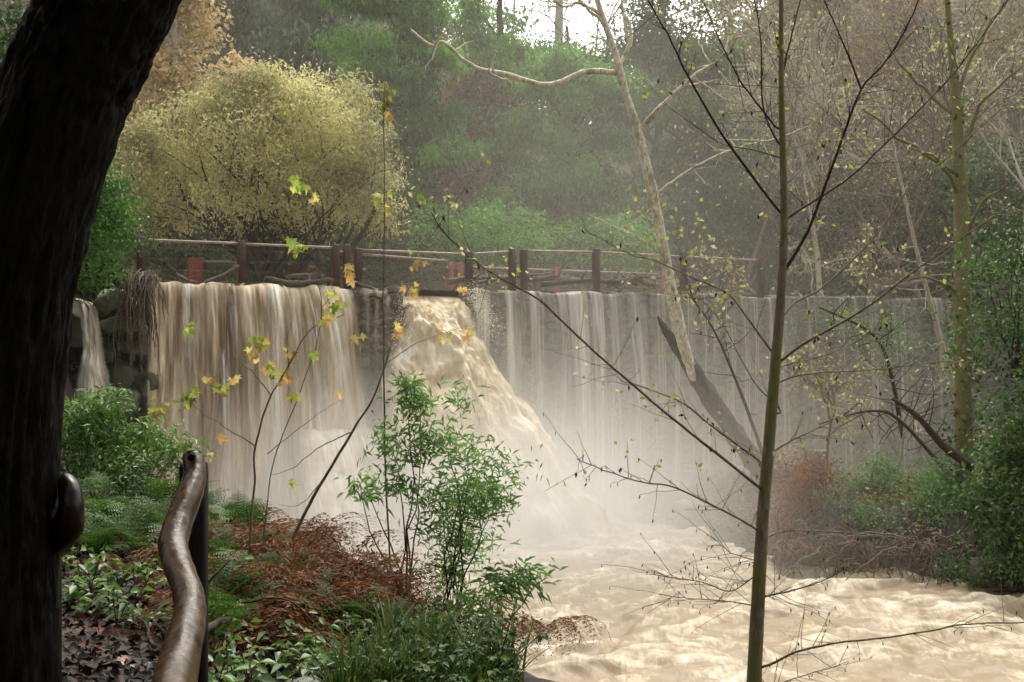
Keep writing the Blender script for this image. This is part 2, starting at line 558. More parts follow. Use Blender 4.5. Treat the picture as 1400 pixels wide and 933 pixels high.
def hill_z(x, y):
    t = -((x - P0[0]) * DN[0] + (y - P0[1]) * DN[1])
    z = 6.0 + np.clip(t - 9, 0, 55) * 0.36 + np.clip(t - 64, 0, 200) * 0.02
    z = z + np.clip(-x - 12, 0, 60) * 0.22 * np.clip(t / 8, 0, 1) + np.clip(x - 17, 0, 60) * 0.3 * np.clip(t / 8, 0, 1)
    k = x / np.maximum(y, 1)
    z = z + (np.clip((k - .13) * 9, 0, 1) + np.clip((-.03 - k) * 9, 0, 1)) * 13 * np.clip((t - 16) / 34, 0, 1)
    return z + 1.2 * fbm(np.stack([x, y], -1) * 0.12, 4, 21) * np.clip(t / 10, 0, 1)


xs = np.linspace(-150, 150, 110); ys = np.linspace(8, 220, 120)


def hill_sheet():
    U, T = np.meshgrid(np.linspace(-110, 130, 110), np.concatenate([np.linspace(0.55, 60, 70), np.linspace(62, 200, 30)]), indexing='ij')
    xy = P0 + U[..., None] * DU - T[..., None] * DN
    z = hill_z(xy[..., 0], xy[..., 1])
    mb = MB(); mb.add(np.concatenate([xy, z[..., None]], -1).reshape(-1, 3), grid_faces(110, 100))
    tag(mb.build('hillside', M['hill']), 'wooded canyon slope rising behind the dam', kind='structure')


hill_sheet()

# the creek bed on the far side: the low islet below the right end of the dam
ISL = np.array([(4.9, 29.5), (5.2, 26.2), (6.4, 24.3), (8.6, 23.6), (11, 22.6), (16, 20), (26, 16), (60, 10)], float)


def islet_z(x, y):
    d = -pl_dist(x, y, ISL)
    back = (31.0 + 0.18 * (x - 5)) - y                      # distance to the channel behind
    left = x - 4.7
    h = np.minimum(np.minimum(d * 0.9, back * 0.7), left * 0.9)
    z = np.clip(h, -1.0, 1.25) + np.clip(x - 12.5, 0, 30) * 0.45
    sa = (x - P0[0]) * DU[0] + (y - P0[1]) * DU[1]
    z = np.maximum(z, -2 + np.clip((sa - 28.2) * 1.7 + 2, 0, 9.4) * np.clip((y - 22) / 8, 0, 1))
    return z - 0.1 + 0.22 * fbm(np.stack([x, y], -1) * 0.7, 4, 33)


def islet_d(x, y):
    return pl_dist(x, y, ISL)


# orientation of the sign: positive side must be land
_test = islet_d(np.array([9.0]), np.array([27.0]))[0]
if _test > 0:
    _f = islet_d
    def islet_z(x, y):
        d = pl_dist(x, y, ISL)
        back = (31.0 + 0.18 * (x - 5)) - y
        left = x - 4.7
        h = np.minimum(np.minimum(d * 0.9, back * 0.7), left * 0.9)
        z = np.clip(h, -1.0, 1.25) + np.clip(x - 12.5, 0, 30) * 0.45
        sa = (x - P0[0]) * DU[0] + (y - P0[1]) * DU[1]
        z = np.maximum(z, -2 + np.clip((sa - 28.2) * 1.7 + 2, 0, 9.4) * np.clip((y - 22) / 8, 0, 1))
        return z - 0.1 + 0.22 * fbm(np.stack([x, y], -1) * 0.7, 4, 33)

sheet('islet', np.linspace(4.2, 60, 140), np.linspace(8, 44, 120), islet_z, M['soil'], 'low overgrown bank below the far end of the dam')

# ------------------------------------------------------------------ water
def pool():
    xs = np.concatenate([np.linspace(-14, -3, 50), np.linspace(-2.9, 14, 330), np.linspace(14.2, 45, 60)]); ys = np.concatenate([np.linspace(8.5, 27, 330), np.linspace(27.1, 46, 110)])
    X, Y = np.meshgrid(xs, ys, indexing='ij')
    p = np.stack([X, Y], -1)
    calm = np.clip((Y - 30) / 6, 0, .6)
    w = p + 0.9 * np.stack([fbm(p * .35, 3, 5), fbm(p * .35, 3, 6)], -1)
    big = 0.5 - np.abs(fbm(w * np.array([.42, .55]), 3, 11))
    med = 0.5 - np.abs(fbm(w * np.array([1.1, 1.5]) + 3, 3, 12))
    sm = fbm(p * 4, 3, 13)
    sml = 0.5 - np.abs(fbm(w * np.array([2.6, 3.4]) + 8, 3, 17))
    h = (0.40 * (big - .3) + 0.17 * (med - .3) + .05 * (sml - .3) + 0.03 * sm) * (1 - calm)
    foam = np.clip(.31 + (big - .36) * .9 + (med - .36) * .9 + (sml - .36) * .4, -1, 1.4)
    foam = foam + np.clip((X - 6) / 6, 0, 1) * np.clip((25 - Y) / 5, 0, 1) * .36
    foam = foam - calm * .1
    keep = (-(X - P0[0]) * DN[0] - (Y - P0[1]) * DN[1] < 1.2).reshape(-1)
    f = grid_faces(len(xs), len(ys)); f = f[np.all(keep[f], axis=1)]
    mb = MB(); mb.add(np.stack([X, Y, h], -1).reshape(-1, 3), f, foam=foam.reshape(-1))
    tag(mb.build('water', M['pool']), 'churning muddy tan water below the falls', kind='structure')


pool()

# creek surface behind the crest
def creek():
    S, T = np.meshgrid(np.linspace(-.3, 28.4, 60), np.linspace(-.05, 14, 30), indexing='ij')
    v = dam(S, -T - .35, CREST + .02 + .04 * fbm(np.stack([S, T], -1) * 1.3, 3, 2))
    mb = MB(); mb.add(v.reshape(-1, 3), grid_faces(60, 30), foam=.4)
    tag(mb.build('creek', M['pool']), 'flooded creek running level behind the dam crest', kind='structure')


creek()


def curtain(name, label, mat, s0, s1, ztop=CREST + .06, zbot=-.2, throw=.55, amp=.22, ns=120, nv=70, seed=0, back=.9, taper=.3, bulge=0.0, edge_w=.5, slope=0.0, off0=0.0):
    u = np.linspace(0, 1, ns); v = np.linspace(0, 1, nv)
    Uu, V = np.meshgrid(u, v, indexing='ij')
    S = s0 + (s1 - s0) * Uu
    q = np.stack([S, V], -1)
    lip = .12
    t = np.clip((V - lip) / (1 - lip), 0, 1)
    zt = ztop + .12 * fbm(np.stack([S * 1.6, S * 0], -1), 3, seed)
    fall = t ** 1.25
    Z = zt - (zt - zbot) * fall - .05 * np.clip(V / lip, 0, 1) ** 2
    off = np.where(V < lip, -back * (1 - V / lip), 0) + .06 * np.clip(V / lip, 0, 1) + throw * np.sqrt(np.clip(t, 0, 1)) + bulge * np.sin(np.pi * Uu) * t
    fade = np.clip((V - lip * .5) / .2, 0, 1)
    nz = fbm(np.stack([S * .55, V * .9], -1), 2, seed + 5) * amp * .8 + fbm(np.stack([S * 1.3, V * 1.6], -1), 3, seed + 1) * amp + fbm(np.stack([S * 4.5, V * 2.2], -1), 3, seed + 2) * amp * .45 + fbm(np.stack([S * 14, V * 5], -1), 2, seed + 3) * amp * .22
    off = off + nz * fade + slope * t + off0
    S2 = S + taper * (Uu - .5) * t + .12 * fbm(np.stack([S * 2, V * 3], -1), 2, seed + 6) * t
    vv = dam(S2, off, Z)
    edge = np.clip(np.minimum(Uu, 1 - Uu) * (s1 - s0) / edge_w + .6 * fbm(np.stack([S * 2, V * 4], -1), 3, seed + 8), 0, 1)
    mb = MB()
    mb.add(vv.reshape(-1, 3), grid_faces(ns, nv), uv=np.stack([S, V * 6.5], -1).reshape(-1, 2), edge=edge.reshape(-1))
    return tag(mb.build(name, mat), label, 'waterfall', kind='structure')


TAN = [(.36, (0.171, 0.125, 0.075)), (.45, (0.363, 0.289, 0.197)), (.53, (0.560, 0.480, 0.365)), (.64, (0.762, 0.701, 0.594))]
M['fall_tan'] = fall_mat('muddy_fall', 1.1, .20, TAN, alpha=[(.34, (0, 0, 0)), (.40, (1, 1, 1))])
M['fall_strand'] = fall_mat('pale_strand', 1.9, .26, [(.3, (0.544, 0.493, 0.402)), (.6, (0.800, 0.792, 0.734))], alpha=[(.50, (0, 0, 0)), (.58, (.6, .6, .6)), (.68, (.95, .95, .95))])
FOAM = [(.32, (0.430, 0.353, 0.241)), (.46, (0.619, 0.550, 0.430)), (.58, (0.774, 0.740, 0.662))]
M['foam'] = fall_mat('white_foam', 1.0, .8, FOAM, alpha=[(.36, (0, 0, 0)), (.46, (.95, .95, .95))])
M['fall_veil'] = fall_mat('thin_fall', 2.0, .16, [(.3, (0.368, 0.329, 0.272)), (.6, (0.745, 0.713, 0.648))], alpha=[(.37, (0, 0, 0)), (.50, (.42, .42, .42)), (.64, (.95, .95, .95))], gaps=True)
M['fall_thin'] = fall_mat('trickling_fall', 2.2, .12, [(.3, (0.327, 0.292, 0.224)), (.6, (0.636, 0.602, 0.516))], alpha=[(.38, (0, 0, 0)), (.52, (.30, .30, .30)), (.68, (.88, .88, .88))], gaps=True)
M['fall_sparse'] = fall_mat('sparse_trickle', 2.6, .14, [(.3, (.38, .33, .25)), (.6, (.68, .63, .53))], alpha=[(.50, (0, 0, 0)), (.58, (.3, .3, .3)), (.70, (.85, .85, .85))])
curtain('waterfall', 'broad muddy tan curtain of water falling beside the left rock abutment', M['fall_tan'], -.1, px_s(478), seed=40, amp=.55, throw=1.5, ns=240, nv=120, edge_w=.25, taper=.5)
curtain('waterfall', 'white foaming spill bursting off a ledge low in the broad curtain', M['foam'], 3.3, 5.6, seed=47, amp=.5, throw=1.1, ns=110, nv=70, ztop=2.7, zbot=-.2, back=.5, slope=1.2, edge_w=.9, bulge=.5, off0=1.15)
curtain('waterfall', 'pale torn strands of water running over the broad curtain', M['fall_strand'], .1, px_s(478) - .3, seed=49, amp=.5, throw=1.6, ns=200, nv=90, off0=.10, edge_w=.4, taper=.6)
curtain('waterfall', 'streaky thin veil of water over the dark wall right of the big chute', M['fall_veil'], px_s(632), px_s(880), seed=60, throw=.5, amp=.12, ns=200, taper=.5)
curtain('waterfall', 'faint trickles of water over the mossy far end of the dam wall', M['fall_thin'], px_s(872), px_s(1308), seed=80, throw=.3, amp=.10, ns=180)
curtain('waterfall', 'sparse streaks of water over the exposed stones between curtain and chute', M['fall_sparse'], px_s(470), px_s(552), seed=95, throw=.5, amp=.1, ns=60, off0=.15, ztop=CREST + .03)


def chute():
    """the main jet through the notch, thrown out and down over rubble"""
    ns, nv = 170, 220
    Uu, V = np.meshgrid(np.linspace(0, 1, ns), np.linspace(0, 1, nv), indexing='ij')
    ctr = spline([(8.05, -1.2, 6.35, 1.10), (8.05, -.1, 6.22, 1.10), (7.95, .65, 5.65, 1.3), (8.0, 1.45, 4.6, 1.75), (8.15, 2.4, 3.3, 2.2),
                  (8.5, 3.5, 1.8, 2.6), (8.8, 4.3, .45, 2.9), (9.1, 5.5, -.35, 3.7)], nv)
    a = (Uu - .5) * 2
    S = ctr[None, :, 0] + a * ctr[None, :, 3]
    q3 = np.stack([S * .9, V * 5, Uu * 0], -1)
    prof = 1 - np.abs(a) ** 2.6
    H = np.array([0.05, .05, .25, .5, .75, .9, .8, .3])
    hh = np.interp(np.linspace(0, 1, nv), np.linspace(0, 1, 8), H)
    wu = S + .35 * fbm(np.stack([S * .8, V * 4], -1), 3, 205)
    bump = .75 * fbm(np.stack([wu * .9, V * 4.5], -1), 3, 201) + .42 * fbm(np.stack([wu * 2.6, V * 9], -1), 3, 202) + .24 * fbm(np.stack([wu * 7, V * 24], -1), 3, 203)
    fade = np.clip(V * 4 - .35, 0, 1)
    lift = prof * hh[None] + bump * fade * (.5 + prof * .5)
    off = ctr[None, :, 1] + lift * .75 - (1 - prof) * fade * .9
    Z = ctr[None, :, 2] + lift * .55 - (1 - prof) * fade * .25
    mb = MB()
    mb.add(dam(S, off, Z).reshape(-1, 3), grid_faces(ns, nv), uv=np.stack([a * 1.6 + .25 * fbm(np.stack([a * 2, V * 5], -1), 2, 9), V * 7], -1).reshape(-1, 2), edge=np.clip((1 - np.abs(a)) * 3.2 + 1.1 * fbm(np.stack([a * 5, V * 16], -1), 3, 19) + .25 + (V < .2) * .8, 0, 1).reshape(-1))
    M['fall_chute'] = fall_mat('muddy_jet', 1.5, 1.25, [(.37, (.34, .25, .145)), (.45, (.50, .395, .255)), (.53, (.64, .54, .39)), (.63, (.80, .745, .63))], alpha=[(.05, (0, 0, 0)), (.25, (1, 1, 1))], fine=3.5)
    tag(mb.build('waterfall', M['fall_chute']), 'thick surging jet of muddy water pouring through the notch in the dam', 'waterfall', kind='structure')


chute()


def base_foam():
    """water piled up white where the left curtain lands"""
    X, Y = np.meshgrid(np.linspace(-1, 1, 60), np.linspace(-1, 1, 40), indexing='ij')
    return


def spray():
    g = np.random.default_rng(88); mb = MB(); P_ = []
    for k in range(700):                      # torn edge of the jet
        v = g.uniform(.12, 1); i = v * 7
        c = np.array([(8.05, -1.2, 6.35, 1.10), (8.05, -.1, 6.22, 1.10), (7.95, .65, 5.65, 1.3), (8.0, 1.45, 4.6, 1.75), (8.15, 2.4, 3.3, 2.2), (8.5, 3.5, 1.8, 2.6), (8.8, 4.3, .45, 2.9), (9.1, 5.5, -.35, 3.7)])
        r = np.array([np.interp(i, np.arange(8), c[:, j]) for j in range(4)])
        a = g.choice([-1, 1, 1]) * g.uniform(.75, 1.05)
        p = dam(np.array(r[0] + a * r[3]), np.array(r[1] + .3), np.array(r[2] + .25))
        P_.append(p + g.normal(0, .14, (9, 3)))
    for k in range(160):                      # foot of the broad curtain
        p = dam(np.array(g.uniform(.2, 5.6)), np.array(g.uniform(1.5, 2.6)), np.array(abs(g.normal(.2, .5))))
        P_.append(p + g.normal(0, .15, (9, 3)))
    p = np.concatenate(P_); n = len(p)
    leaves(mb, p, rdir(n, g), rdir(n, g), g.uniform(.012, .05, n), g.uniform(.01, .035, n), g.uniform(size=n))
    m = leaf_mat('spray_drop', [(.70, .62, .48), (.9, .86, .77)], .4, .4, .2)
    tag(mb.build('spray', m), 'drops of tan spray torn off the falling water', kind='stuff')


spray()


# ------------------------------------------------------------------ dam wall
def slab(mb, s0, s1, z0, z1, o0, o1, ns=60, nz=24, amp=.12, seed=0):
    S, Z = np.meshgrid(np.linspace(s0, s1, ns), np.linspace(z0, z1, nz), indexing='ij')
    q = np.stack([S * 1.1, Z * 1.6], -1)
    st = fbm(q, 3, seed) * amp + np.abs(fbm(q * 1.7, 2, seed + 4)) * amp
    v = dam(S, o1 + st, Z)
    mb.add(v.reshape(-1, 3), grid_faces(ns, nz))
    S, O = np.meshgrid(np.linspace(s0, s1, ns), np.linspace(o0, o1, 6), indexing='ij')
    z = np.full(S.shape, z1)
    O = O + (O - o0) / (o1 - o0) * (fbm(np.stack([S * 1.1, z * 1.6], -1), 3, seed) * amp + np.abs(fbm(np.stack([S * 1.1, z * 1.6], -1) * 1.7, 2, seed + 4)) * amp)
    mb.add(dam(S, O, z).reshape(-1, 3), grid_faces(ns, 6))
    for s in (s0, s1):
        a = dam(np.array([s] * 4), np.array([o0, o1, o1, o0]), np.array([z0, z0, z1, z1]))
        mb.add(a, np.array([[0, 1, 2, 3]]))


dam_e = empty('dam', [*(P0 + DU * 14), -.5], 'long stone dam wall with water spilling over its crest', 'dam')
mb = MB(); slab(mb, -.6, px_s(468), -1, CREST - .06, -.7, -.12, 60, 36, .16, 300); mb.build('wall', M['wall'], dam_e)
mb = MB(); slab(mb, px_s(468) + .005, px_s(549), -1, CREST - .04, -.7, -.08, 60, 80, .42, 305); mb.build('rough_stonework', M['pier'], dam_e)
mb = MB(); slab(mb, px_s(549) + .01, px_s(634) - .01, -1, 5.95, -.7, -.12, 30, 30, .12, 310); mb.build('notch_wall', M['wall'], dam_e)
mb = MB(); slab(mb, px_s(634), 28.6, -1, CREST - .06, -.7, -.14, 200, 36, .13, 320); mb.build('wall', M['wall'], dam_e)
mb = MB(); slab(mb, -14, -.62, -1, 7.0, -1.5, .05, 80, 40, .55, 340); mb.build('abutment', M['wall'], dam_e)
mb = MB(); slab(mb, 28.62, 40, -1, 7.2, -1.5, .05, 60, 40, .5, 350)
mb.build('abutment', M['wall'], dam_e)
mb = MB(); slab(mb, px_s(549) - .4, px_s(549), 4.2, CREST + .02, -.9, .12, 8, 14, .10, 330); mb.build('notch_pier', M['wall'], dam_e)


# ------------------------------------------------------------------ rocks
def rock(name, label, c, r, mat, seed, group=None, n=3, flat=1.0, rz=0.0, cat='rock'):
    import bmesh
    bm = bmesh.new()
    bmesh.ops.create_icosphere(bm, subdivisions=n + 1, radius=1.0)
    v = np.array([x.co for x in bm.verts])
    f = np.array([[x.index for x in fc.verts] for fc in bm.faces])
    bm.free()
    v = v / (np.sum(np.abs(v) ** 5, 1) ** .2)[:, None]
    d = .92 + .30 * fbm(v * 1.1 + seed * 3.1, 2, seed) + .14 * fbm(v * 3.0, 4, seed + 1)
    # a few flat cuts give it facets
    g = np.random.default_rng(seed)
    v = v * d[:, None]
    for k in range(9):
        nn = unit(g.normal(size=3)); h = g.uniform(.55, .85)
        e = np.clip(v @ nn - h, 0, 9)
        v = v - e[:, None] * nn * .9
    r = np.broadcast_to(np.asarray(r, float), (3,))
    v = v * r
    cz, sz = math.cos(rz), math.sin(rz)
    v = v @ np.array([[cz, sz, 0], [-sz, cz, 0], [0, 0, 1]])
    mb = MB(); mb.add(v, f)
    o = mb.build(name, mat)
    o.location = Vector([float(x) for x in c])
    return tag(o, label, cat, group)


# abutment stones left of the broad curtain
AB = [((148, 411, 27.3), (.42, .4, .33), 'rockpale', 'pale rounded boulder perched beside the small side cascade'),
      ((168, 447, 27.8), (.62, .5, .3), 'rock', 'dark flat stone under the pale boulder'),
      ((190, 478, 28.2), (.55, .6, .36), 'rock', 'grooved stone beside the edge of the broad curtain'),
      ((142, 478, 28.0), (.5, .5, .38), 'rock', 'blocky stone right of the small side cascade'),
      ((168, 515, 28.0), (.6, .5, .42), 'rock', 'dark wet stone with trickles running over it'),
      ((202, 525, 28.2), (.4, .5, .5), 'rock', 'narrow wet stone at the foot of the broad curtain'),
      ((185, 425, 28.6), (.35, .6, .5), 'rock', 'root-covered stone at the top corner of the dam'),
      ((100, 440, 27.8), (.45, .6, .8), 'rock', 'mossy stone left of the small side cascade'),
      ((120, 395, 28.6), (.7, .6, .35), 'rock', 'dark stone at the head of the small side cascade'),
      ((140, 555, 27.6), (.9, .6, .5), 'rock', 'stone below the small side cascade')]
for k, (c, r, m, l) in enumerate(AB):
    rock('rock', l, at(*c), r, M[m], 400 + k)

# boulders in the mist
for k, (px, py, D, r, l) in enumerate([(968, 668, 31.5, (.5, .5, .55), 'pointed grey boulder half hidden in mist'),
                                       (1012, 678, 30.5, (.85, .7, .8), 'large round mossy boulder left of the slender mossy tree'),
                                       (915, 690, 31, (.95, .7, .45), 'low boulder dissolving in the mist'),
                                       (945, 705, 30, (.6, .6, .4), 'flat wet boulder in front of the pointed boulder'),
                                       (1115, 628, 34, (.35, .4, .35), 'small dark rock at the foot of the mossy wall'),
                                       (1350, 778, 22.6, (.5, .4, .35), 'grey boulder at the waterline under the green shrub'),
                                       (1160, 668, 33, (1.3, .5, .3), 'long low ledge with water running over it')]):
    rock('boulder', l, at(px, py, D), r, M['rockpale' if k in (5,) else 'rock'], 440 + k, cat='boulder')


def side_cascade():
    """the small fall down the rocks at the far left"""
    n = 60
    pth = spline([(*at(104, 408, 27.2), .16), (*at(116, 416, 26.9), .24), (*at(121, 445, 26.75), .26), (*at(123, 480, 26.6), .28),
                  (*at(124, 515, 26.4), .42), (*at(128, 560, 26.2), .58)], n)
    V, Uu = np.meshgrid(np.linspace(0, 1, n), np.linspace(-1, 1, 22), indexing='ij')
    v = np.zeros((n, 22, 3))
    v[..., 0] = pth[:, None, 0] + Uu * pth[:, None, 3]
    v[..., 1] = pth[:, None, 1] + np.abs(Uu) ** 2 * .18 + .12 * fbm(np.stack([Uu * 3, V * 8], -1), 3, 71)
    v[..., 2] = pth[:, None, 2] - np.abs(Uu) ** 2 * .05
    e = np.clip((1 - np.abs(Uu)) * 2.2, 0, 1)
    mb = MB(); mb.add(v.reshape(-1, 3), grid_faces(n, 22), uv=np.stack([Uu * .9, V * 2.5], -1).reshape(-1, 2), edge=e.reshape(-1))
    M['fall_side'] = fall_mat('side_fall', 2.4, .5, [(.3, (.42, .36, .26)), (.6, (.80, .75, .65))], alpha=[(.33, (0, 0, 0)), (.5, (.9, .9, .9))])
    tag(mb.build('waterfall', M['fall_side']), 'small side cascade down the rocks beside the black trunk', 'waterfall', kind='structure')


side_cascade()


def hanging_roots():
    mb = MB(); g = np.random.default_rng(5)
    for k in range(150):
        p0 = at(g.uniform(165, 216), g.uniform(368, 388), g.uniform(27.2, 28.6))
        l = g.uniform(.4, 2.6)
        n = 7
        t = np.linspace(0, 1, n)[:, None]
        pth = p0 + np.array([g.normal(0, .12), -.15, -l]) * t + np.cumsum(g.normal(0, .05, (n, 3)), 0) + np.array([0, -.25, .12]) * np.sin(t * 3.1)
        tube(mb, pth, np.linspace(.022, .007, n), 4, cap=False)
    tag(mb.build('roots', M['drift']), 'tangle of brown roots hanging over the corner of the dam', 'roots')


hanging_roots()


# ------------------------------------------------------------------ fence on the crest
def box(mb, c, size, rz=0.0, bev=.012):
    x, y, z = np.array(size) / 2
    b = min(bev, x * .4, y * .4)
    ring = np.array([(-x + b, -y), (x - b, -y), (x, -y + b), (x, y - b), (x - b, y), (-x + b, y), (-x, y - b), (-x, -y + b)])
    cz, sz = math.cos(rz), math.sin(rz)
    ring = ring @ np.array([[cz, sz], [-sz, cz]])
    v = []
    for zz, k in ((-z, 1), (z - b, 1), (z, .9)):
        v.append(np.concatenate([ring * k, np.full((8, 1), zz)], 1))
    v = np.concatenate(v) + np.asarray(c)
    j = np.arange(8); k = (j + 1) % 8
    q = np.concatenate([np.stack([j + 8 * r, k + 8 * r, k + 8 * r + 8, j + 8 * r + 8], -1) for r in (0, 1)])
    mb.add(v, [q, np.array([[0, 7, 6, 5, 4, 3, 2, 1]]), np.array([[16, 17, 18, 19, 20, 21, 22, 23]])])


RZ = math.atan2(DU[1], DU[0])


def fence(label, posts, rails, cables, off, postmat, w=.20, zt0=7.72):
    """posts: (photo column, top z); rails: (column, column, z)"""
    c0 = dam(np.array(px_s(posts[0][0])), np.array(off), np.array(CREST))
    e = empty('fence', c0, label, 'fence')
    def spot(px):
        # foot of the vertical plane through this column on the line parallel to the dam
        k = (px - 700) / F
        b = P0 + off * DN
        s = (b[1] * k - b[0]) / (DU[0] - DU[1] * k)
        return s
    for px, zt in posts:
        p = dam(np.array(spot(px)), np.array(off), np.array((zt + 6.2) / 2))
        mb = MB(); box(mb, p, (w, w, zt - 6.2), RZ); mb.build('post', postmat, e, smooth=False)
    for a, b, za, zb in rails:
        sa, sb = spot(a), spot(b)
        q = np.array([dam(np.array(sa), np.array(off), np.array(za)), dam(np.array(sb), np.array(off), np.array(zb))])
        mb = MB(); tube(mb, spline(q, 6), .034, 8); mb.build("rail", M["pipe"], e)
    for a, b, z in cables:
        sa, sb = spot(a), spot(b)
        q = np.array([dam(np.array(sa), np.array(off + .02), np.array(z)), dam(np.array((sa + sb) / 2), np.array(off + .02), np.array(z - .012)), dam(np.array(sb), np.array(off + .02), np.array(z))])
        mb = MB(); tube(mb, spline(q, 8), .0055, 5); mb.build('cable', M['cable'], e)
    return e


def cab(a, b, n=4, z0=6.62, z1=7.5):
    return [(a, b, z) for z in np.linspace(z0, z1, n)]


fence('red-brown cable fence above the broad muddy curtain', [(192, 7.78), (330, 7.76), (459, 7.75), (474, 7.75)],
      [(192, 330, 7.70, 7.69), (330, 459, 7.68, 7.66), (459, 474, 7.55, 7.55)], cab(192, 330) + cab(330, 459), -.32, M['post'])
fence('red-brown cable fence above the notch and the big chute', [(490, 7.66), (641, 7.66), (700, 7.80), (716, 7.80)],
      [(490, 641, 7.62, 7.60), (641, 700, 7.60, 7.73), (490, 612, 7.50, 7.38)], cab(490, 641, 4, 6.65, 7.4) + cab(641, 700, 4, 6.7, 7.4), -.32, M['post'])
fence('red-brown cable fence above the streaky veil', [(815, 7.9), (935, 7.9), (1040, 7.85)],
      [(716, 815, 7.76, 7.80), (815, 935, 7.80, 7.75), (935, 1040, 7.75, 7.72)], cab(718, 815, 4, 6.7, 7.4) + cab(815, 935, 4, 6.7, 7.4), -.32, M['post'])
fence('low red inner fence seen behind the cable fence', [(263, 7.78), (272, 7.78), (403, 7.75), (418, 7.75)],
      [(272, 403, 7.68, 7.66), (418, 500, 7.6, 7.55)], cab(272, 403, 3, 6.8, 7.4), -7.5, M['redpost'], w=.24)
fence('short red inner fence behind the notch', [(615, 7.8), (628, 7.8), (760, 7.75), (905, 7.7)],
      [(628, 760, 7.68, 7.64), (760, 905, 7.64, 7.6)], cab(628, 760, 3, 6.8, 7.4), -6.5, M['redpost'], w=.22)


# driftwood caught against the fences
def log(label, pts, r0, r1, mat='drift', name='driftwood', seed=0, cat='driftwood', twigs=0, group=None, sides=8):
    n = 14
    p = spline(pts, n)
    mb = MB()
    p = p + np.concatenate([np.zeros((1, 3)), np.cumsum(np.random.default_rng(seed).normal(0, .12 * (r0 + .02), (n - 1, 3)), 0)])
    tube(mb, p, np.linspace(r0, r1, n), sides, .35, 2.0, seed)
    g = np.random.default_rng(seed + 1)
    for k in range(twigs):
        i = g.integers(2, n - 1)
        d = unit(g.normal(size=3) + np.array([0, -.2, .3]))
        L = g.uniform(.25, .8)
        q = p[i] + d * np.linspace(0, L, 6)[:, None] + np.cumsum(g.normal(0, .03, (6, 3)), 0) * np.linspace(0, 1, 6)[:, None]
        tube(mb, q, np.linspace(r1 * .6 + .008, .006, 6), 5)
    return tag(mb.build(name, M[mat]), label, cat, group)


log('bent grey branch leaning on the fence post above the curtain', [at(280, 386, 29.4), at(305, 377, 29.6), at(328, 364, 29.9)], .045, .03, seed=1)
log('forked branch lying under the low red fence', [at(240, 376, 29.3), at(258, 384, 29.3), at(272, 389, 29.2)], .06, .03, seed=2, twigs=3)
log('long dark log lodged at the fence above the curtain', [at(362, 382, 30.2), at(400, 387, 30.4), at(455, 384, 30.8)], .10, .07, 'dark_wet', seed=3, twigs=3)
log('thin pale log lying above the dark log', [at(390, 379, 30.9), at(430, 377, 31.1), at(452, 381, 31.2)], .06, .04, seed=4, twigs=2)
log('reddish log across the notch beside the paired posts', [at(612, 386, 32.9), at(650, 380, 33.3), at(700, 376, 33.8)], .10, .07, seed=5, twigs=3)
log('long pale pole leaning through the fence above the veil', [at(640, 388, 33), at(690, 380, 33.5), at(755, 374, 34.2)], .05, .04, seed=6)
log('thick stripped log behind the paired fence posts', [at(716, 382, 34.4), at(760, 379, 34.8), at(812, 381, 35.2)], .12, .08, seed=7, twigs=4)
log('dark twiggy log behind the single post above the veil', [at(740, 389, 34.2), at(800, 384, 34.6), at(870, 390, 35.2)], .09, .06, 'dark_wet', seed=8, twigs=6)
log('twisted root wad caught on the crest beside the white trunk', [at(830, 388, 35), at(862, 384, 35), at(900, 392, 35.4)], .12, .07, seed=9, twigs=12)
log('curved stick in the tangle beside the white trunk', [at(845, 400, 34.7), at(870, 378, 34.8), at(905, 380, 35)], .05, .03, seed=10, twigs=6)
log('grey drift log at the crest over the mossy wall', [at(905, 398, 36), at(960, 392, 36.4), at(1030, 395, 37)], .10, .07, seed=11, twigs=8)
log('brown drift log near the far end of the crest', [at(1200, 398, 39.5), at(1250, 388, 39.6), at(1305, 384, 40)], .12, .08, seed=12, twigs=5)
log('broken stick poking from the water over the notch pier', [at(478, 384, 31.2), at(500, 392, 31.3), at(515, 398, 31.3)], .05, .03, seed=13)

# ------------------------------------------------------------------ trees
def clump_leaves(mb, lobes, n, L, W, g, sig=.35, shell=.55, per=40, up=.5, droop=.15, ldir=None, lay=1.0):
    """lobes (m,6): centre and radii. Leaves gather in clumps through the lobes, thicker near the outside"""
    lobes = np.asarray(lobes, float)
    vol = np.prod(lobes[:, 3:], 1) ** (2 / 3)
    nc = max(4, int(n / per))
    li = g.choice(len(lobes), nc, p=vol / vol.sum())
    d = rdir(nc, g)
    rr = g.uniform(shell ** 3, 1, nc) ** (1 / 3)
    rr = np.where(g.uniform(size=nc) < .25, rr * g.uniform(.3, 1, nc), rr)
    cc = lobes[li, :3] + d * rr[:, None] * lobes[li, 3:]
    ms_ = np.mean(lobes[:, 3:])
    kp = fbm(cc / max(ms_, .05) * 1.5 + g.uniform(0, 50), 3, int(g.integers(999))) > -.16
    if kp.sum() > 4:
        cc, li, nc = cc[kp], li[kp], int(kp.sum())
    size = np.clip(g.lognormal(0, .65, nc), .3, 3.2)
    ci = g.choice(nc, n, p=size / size.sum())
    o = g.normal(size=(n, 3)) * sig * np.sqrt(size[ci])[:, None] * np.array([1, 1, .7 * lay])
    p = cc[ci] + o
    out = unit(p - lobes[li[ci], :3])
    nn = unit(out * .6 + np.array([0, 0, up]) + g.normal(size=(n, 3)) * .55)
    dd = unit(np.cross(nn, g.normal(size=(n, 3)))) + np.array([0, 0, -droop])
    if ldir is not None: dd = dd * .5 + np.asarray(ldir)
    crnd = g.uniform(size=nc)
    rnd = np.clip(.62 * crnd[ci] + .38 * g.uniform(size=n), 0, 1)
    leaves(mb, p, dd, nn, L * g.uniform(.6, 1.3, n), W * g.uniform(.7, 1.25, n), rnd, droop=droop)
    return cc


